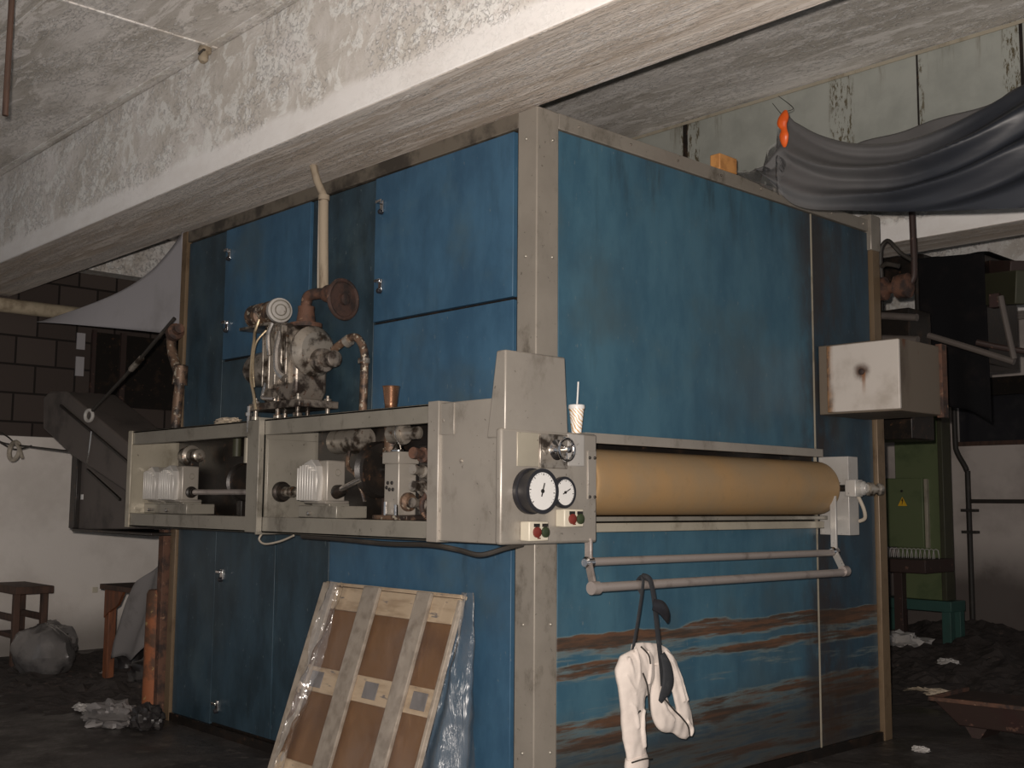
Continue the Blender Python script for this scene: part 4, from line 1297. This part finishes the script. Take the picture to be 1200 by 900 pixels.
G().grid(cloth, 30, 40).build('black_cover', 'black_cloth', BM, solid=.01)
G().box(-.45, .08, 5.03, 5.65, 2.75, 3.66).build('machine_body', 'black_grease', BM, bevel=.01)
G().beam((-1.6, 5.35, 3.72), (-.5, 5.35, 3.66), .4, .22).build('side_body', 'black_grease', BM, bevel=.01)
G().beam((-.1, 5.25, 3.40), (.52, 4.75, 3.28), .16, .26).build('green_girder', 'olive_green', BM, bevel=.008)
G().beam((-.1, 5.45, 3.62), (.42, 5.0, 3.47), .24, .14).build('red_cover', 'maroon_paint', BM, bevel=.008)
G().box(.22, .30, 4.78, 4.86, 3.16, 3.27).build('red_block', 'maroon_paint', BM, bevel=.004)
HR = thing('pipe_rail', 'bent grey pipe handrail projecting beside the black draped machine', 'handrail', (.3, 4.2, 2.7))
G().tube([(.0, 4.2, 2.90), (.3, 4.2, 2.78), (.64, 4.2, 2.64)], .024, 10, 2).build('rail', 'chute_paint', HR)
G().tube([(.56, 4.2, 3.13), (.58, 4.2, 3.00), (.64, 4.2, 2.66)], .022, 10, 3).build('upright', 'chute_paint', HR)
G().tube([(.1, 4.8, 2.90), (.45, 4.9, 2.80), (1.1, 5.1, 2.70)], .024, 10, 2).build('rail', 'maroon_paint', HR)
SM = thing('roller_machine', 'dirty roller machine body hung between the oven post and the black draped machine', 'machine', (-.3, 4.0, 2.2))
G().box(-.50, -.05, 4.0, 4.35, 2.10, 3.10).build('frame', 'black_grease', SM, bevel=.01)
G().cyl((-.25, 3.93, 3.05), (.05, 3.93, 3.0), .028, n=14).cyl((-.25, 3.93, 2.87), (.05, 3.93, 2.83), .032, n=14).build('roller', 'chute_paint', SM)
for hx in (-.45, -.15):
    G().cyl((hx, 4.33, 3.08), (hx, 4.33, 3.705), .018, n=10).build('hanger', 'black_grease', SM)
G().box(-.12, -.02, 3.90, 3.98, 2.45, 2.85).build('bracket', 'pale_metal', SM, bevel=.006)

# green switch cabinet and stand
GC = thing('electrical_cabinet', 'tall green electrical cabinet with a yellow warning triangle by the far wall', 'cabinet', (-2.1, 8.2, .58))
G().box(-2.33, -1.80, 8.0, 8.22, .575, 2.75).build('cabinet_body', 'cabinet_green', GC, bevel=.01)
G().box(-1.80, -1.74, 7.96, 8.16, .575, 2.75).build('side_post', 'olive_green', GC, bevel=.008)
dr = G().box(-2.46, -1.97, 7.93, 8.0, 1.14, 1.91).build('door', 'cabinet_green', GC, bevel=.008)
G().box(-1.965, -1.93, 7.95, 8.01, 1.14, 1.90).build('door_edge', 'cream_paint', GC, bevel=.003)
ws = G().prism([(-2.265, 1.60), (-2.155, 1.60), (-2.21, 1.70)], 'xz', 7.925, 7.932).build('warning_triangle', 'orange_plastic', dr)
n = N('warning_yellow')
n.out((.72, .42, .02), .5)
ws.data.materials.clear()
ws.data.materials.append(MATS['warning_yellow'])
G().prism([(-2.212, 1.68), (-2.220, 1.655), (-2.208, 1.655), (-2.214, 1.612), (-2.196, 1.662), (-2.206, 1.662), (-2.200, 1.68)], 'xz', 7.919, 7.926).build('lightning_bolt', 'black_mark', ws)
G().cyl((-2.215, 7.935, 1.765), (-2.215, 7.92, 1.765), .014, n=12).build('lock', 'black_mark', dr)
TS = thing('steel_stand', 'low teal painted steel stand under the green electrical cabinet', 'stand', (-2.05, 8.2, 0))
G().box(-2.54, -1.68, 7.92, 8.26, .46, .573).build('stand_top', 'teal_paint', TS, bevel=.006)
for x, y in ((-2.49, 7.97), (-1.74, 7.97), (-2.49, 8.2), (-1.74, 8.2)):
    G().box(x - .05, x + .05, y - .05, y + .05, 0, .46).build('leg', 'teal_paint', TS, bevel=.005)
CT = thing('collecting_tray', 'brown steel tray with a wire grille jutting out before the green cabinet', 'tray', (-2.2, 7.6, .85))
G().box(-2.30, -1.62, 7.25, 7.90, .90, 1.04).build('tray_body', 'maroon_paint', CT, bevel=.008)
g = G()
for k in range(12):
    g.tube([(-2.26 + k * .05, 7.6, 1.03), (-2.26 + k * .05, 7.62, 1.13), (-2.22 + k * .05, 7.64, 1.13), (-2.22 + k * .05, 7.66, 1.03)], .005, 6, 2)
g.build('wire_grille', 'pale_metal', CT)
G().box(-2.25, -2.15, 7.35, 7.45, 0, .90).build('leg', 'maroon_paint', CT, bevel=.004)
G().box(-2.25, -2.15, 7.75, 7.85, 0, .90).build('leg', 'maroon_paint', CT, bevel=.004)

CD = thing('conduit', 'dark pipe conduit running down the far white wall with a side branch', 'conduit', (-2.4, 9.95, .4))
G().tube([(-2.52, 9.93, 3.10), (-2.52, 9.93, 2.45), (-2.50, 9.93, 2.28), (-2.385, 9.93, 2.05), (-2.375, 9.93, 1.85), (-2.375, 9.93, .0)], .034, 12, 5).build('vertical_pipe', 'wire_dark', CD)
G().cyl((-2.375, 9.93, 1.665), (1.8, 9.93, 1.665), .026, n=12).build('branch_pipe', 'wire_dark', CD)
for z in (1.55, 1.28):
    G().box(-2.46, -2.27, 9.88, 9.99, z - .018, z + .018).build('clamp', 'wire_dark', CD, bevel=.003)

TR = thing('metal_trough', 'dark red brown metal trough on feet on the floor behind the oven', 'trough', (.9, 4.1, 0))
g = G()
xa, xb = .14, 1.75


def ring_(x, i):
    return [(x + i * .10, 3.82 + i * .04, .085 if i else .26)]


g.hexa([(.30, 3.86, .075), (1.75, 3.90, .085), (1.75, 4.30, .085), (.30, 4.26, .075), (.15, 3.78, .245), (1.80, 3.82, .285), (1.80, 4.42, .285), (.15, 4.38, .245)])
g.build('tub', 'maroon_paint', TR, bevel=.01)
G().beam((.13, 3.775, .25), (1.8, 3.815, .29), .025, .03).beam((.13, 3.775, .25), (.13, 4.38, .25), .025, .03).build('rim', 'rust', TR, bevel=.004)
for x in (.40, 1.55):
    G().prism([(x - .09, .09), (x + .09, .09), (x + .03, .0), (x - .03, .0)], 'xz', 3.9, 4.2).build('foot', 'maroon_paint', TR)

t = G().blob((-2.05, 7.30, .14), (.34, .22, .12), .7, 3.2, 3, 44).build('white_rag', 'rag')
tag(recentre(t), 'crumpled white rag lying before the teal stand', 'rag')
t = G().blob((-.42, 5.22, .04), (.34, .08, .035), .7, 5, 13, 40).build('packing_scrap', 'paper')
tag(recentre(t), 'long pale strip of packing scrap on the floor beyond the trough', 'scrap')
sc_ = G().blob((-.9, 6.2, .17), (.09, .05, .03), .6, 4, 17).build('paper_scrap', 'rag')
tag(recentre(sc_), 'small pale scrap on the rubble nearest the pale packing strip', 'scrap', 'scraps on the rubble')
for (x, y, z, k, lb) in ((-.35, 7.0, .28, .8, 'small pale scrap on the rubble below the conduit'), (-.1, 6.3, .2, 1.2, 'pale scrap on the rubble at the right edge of the picture'), (.35, 3.2, .0, .6, 'tiny pale scrap on bare floor at the right foot of the oven')):
    c = copy_tree(sc_)
    c.location = (x, y, z)
    c.scale = (k, k, k)
    c['label'] = lb

# small things on the ceiling, top left
LH = thing('ceiling_hook', 'small broken ceiling hook where the beam meets the slab', 'hook', (-2.48, -.58, 4.45))
G().lathe((-2.48, -.60, 4.53), (.1, -.2, -1), [(0, .04), (.03, .045), (.04, .028), (.09, .034), (.11, .02)], 14).build('hook_body', 'lagging', LH)
G().tube([(-2.45, -.62, 4.50), (-2.40, -.66, 4.47), (-2.41, -.68, 4.44)], .008, 6).build('bent_wire', 'wire_dark', LH)
t = G().cyl((-2.03, -1.96, 3.62), (-2.03, -1.96, 4.535), .016, n=10).build('hanging_rod', 'dark_wood')
tag(recentre(t), 'thin brown rod hanging from the ceiling at the upper left', 'rod')
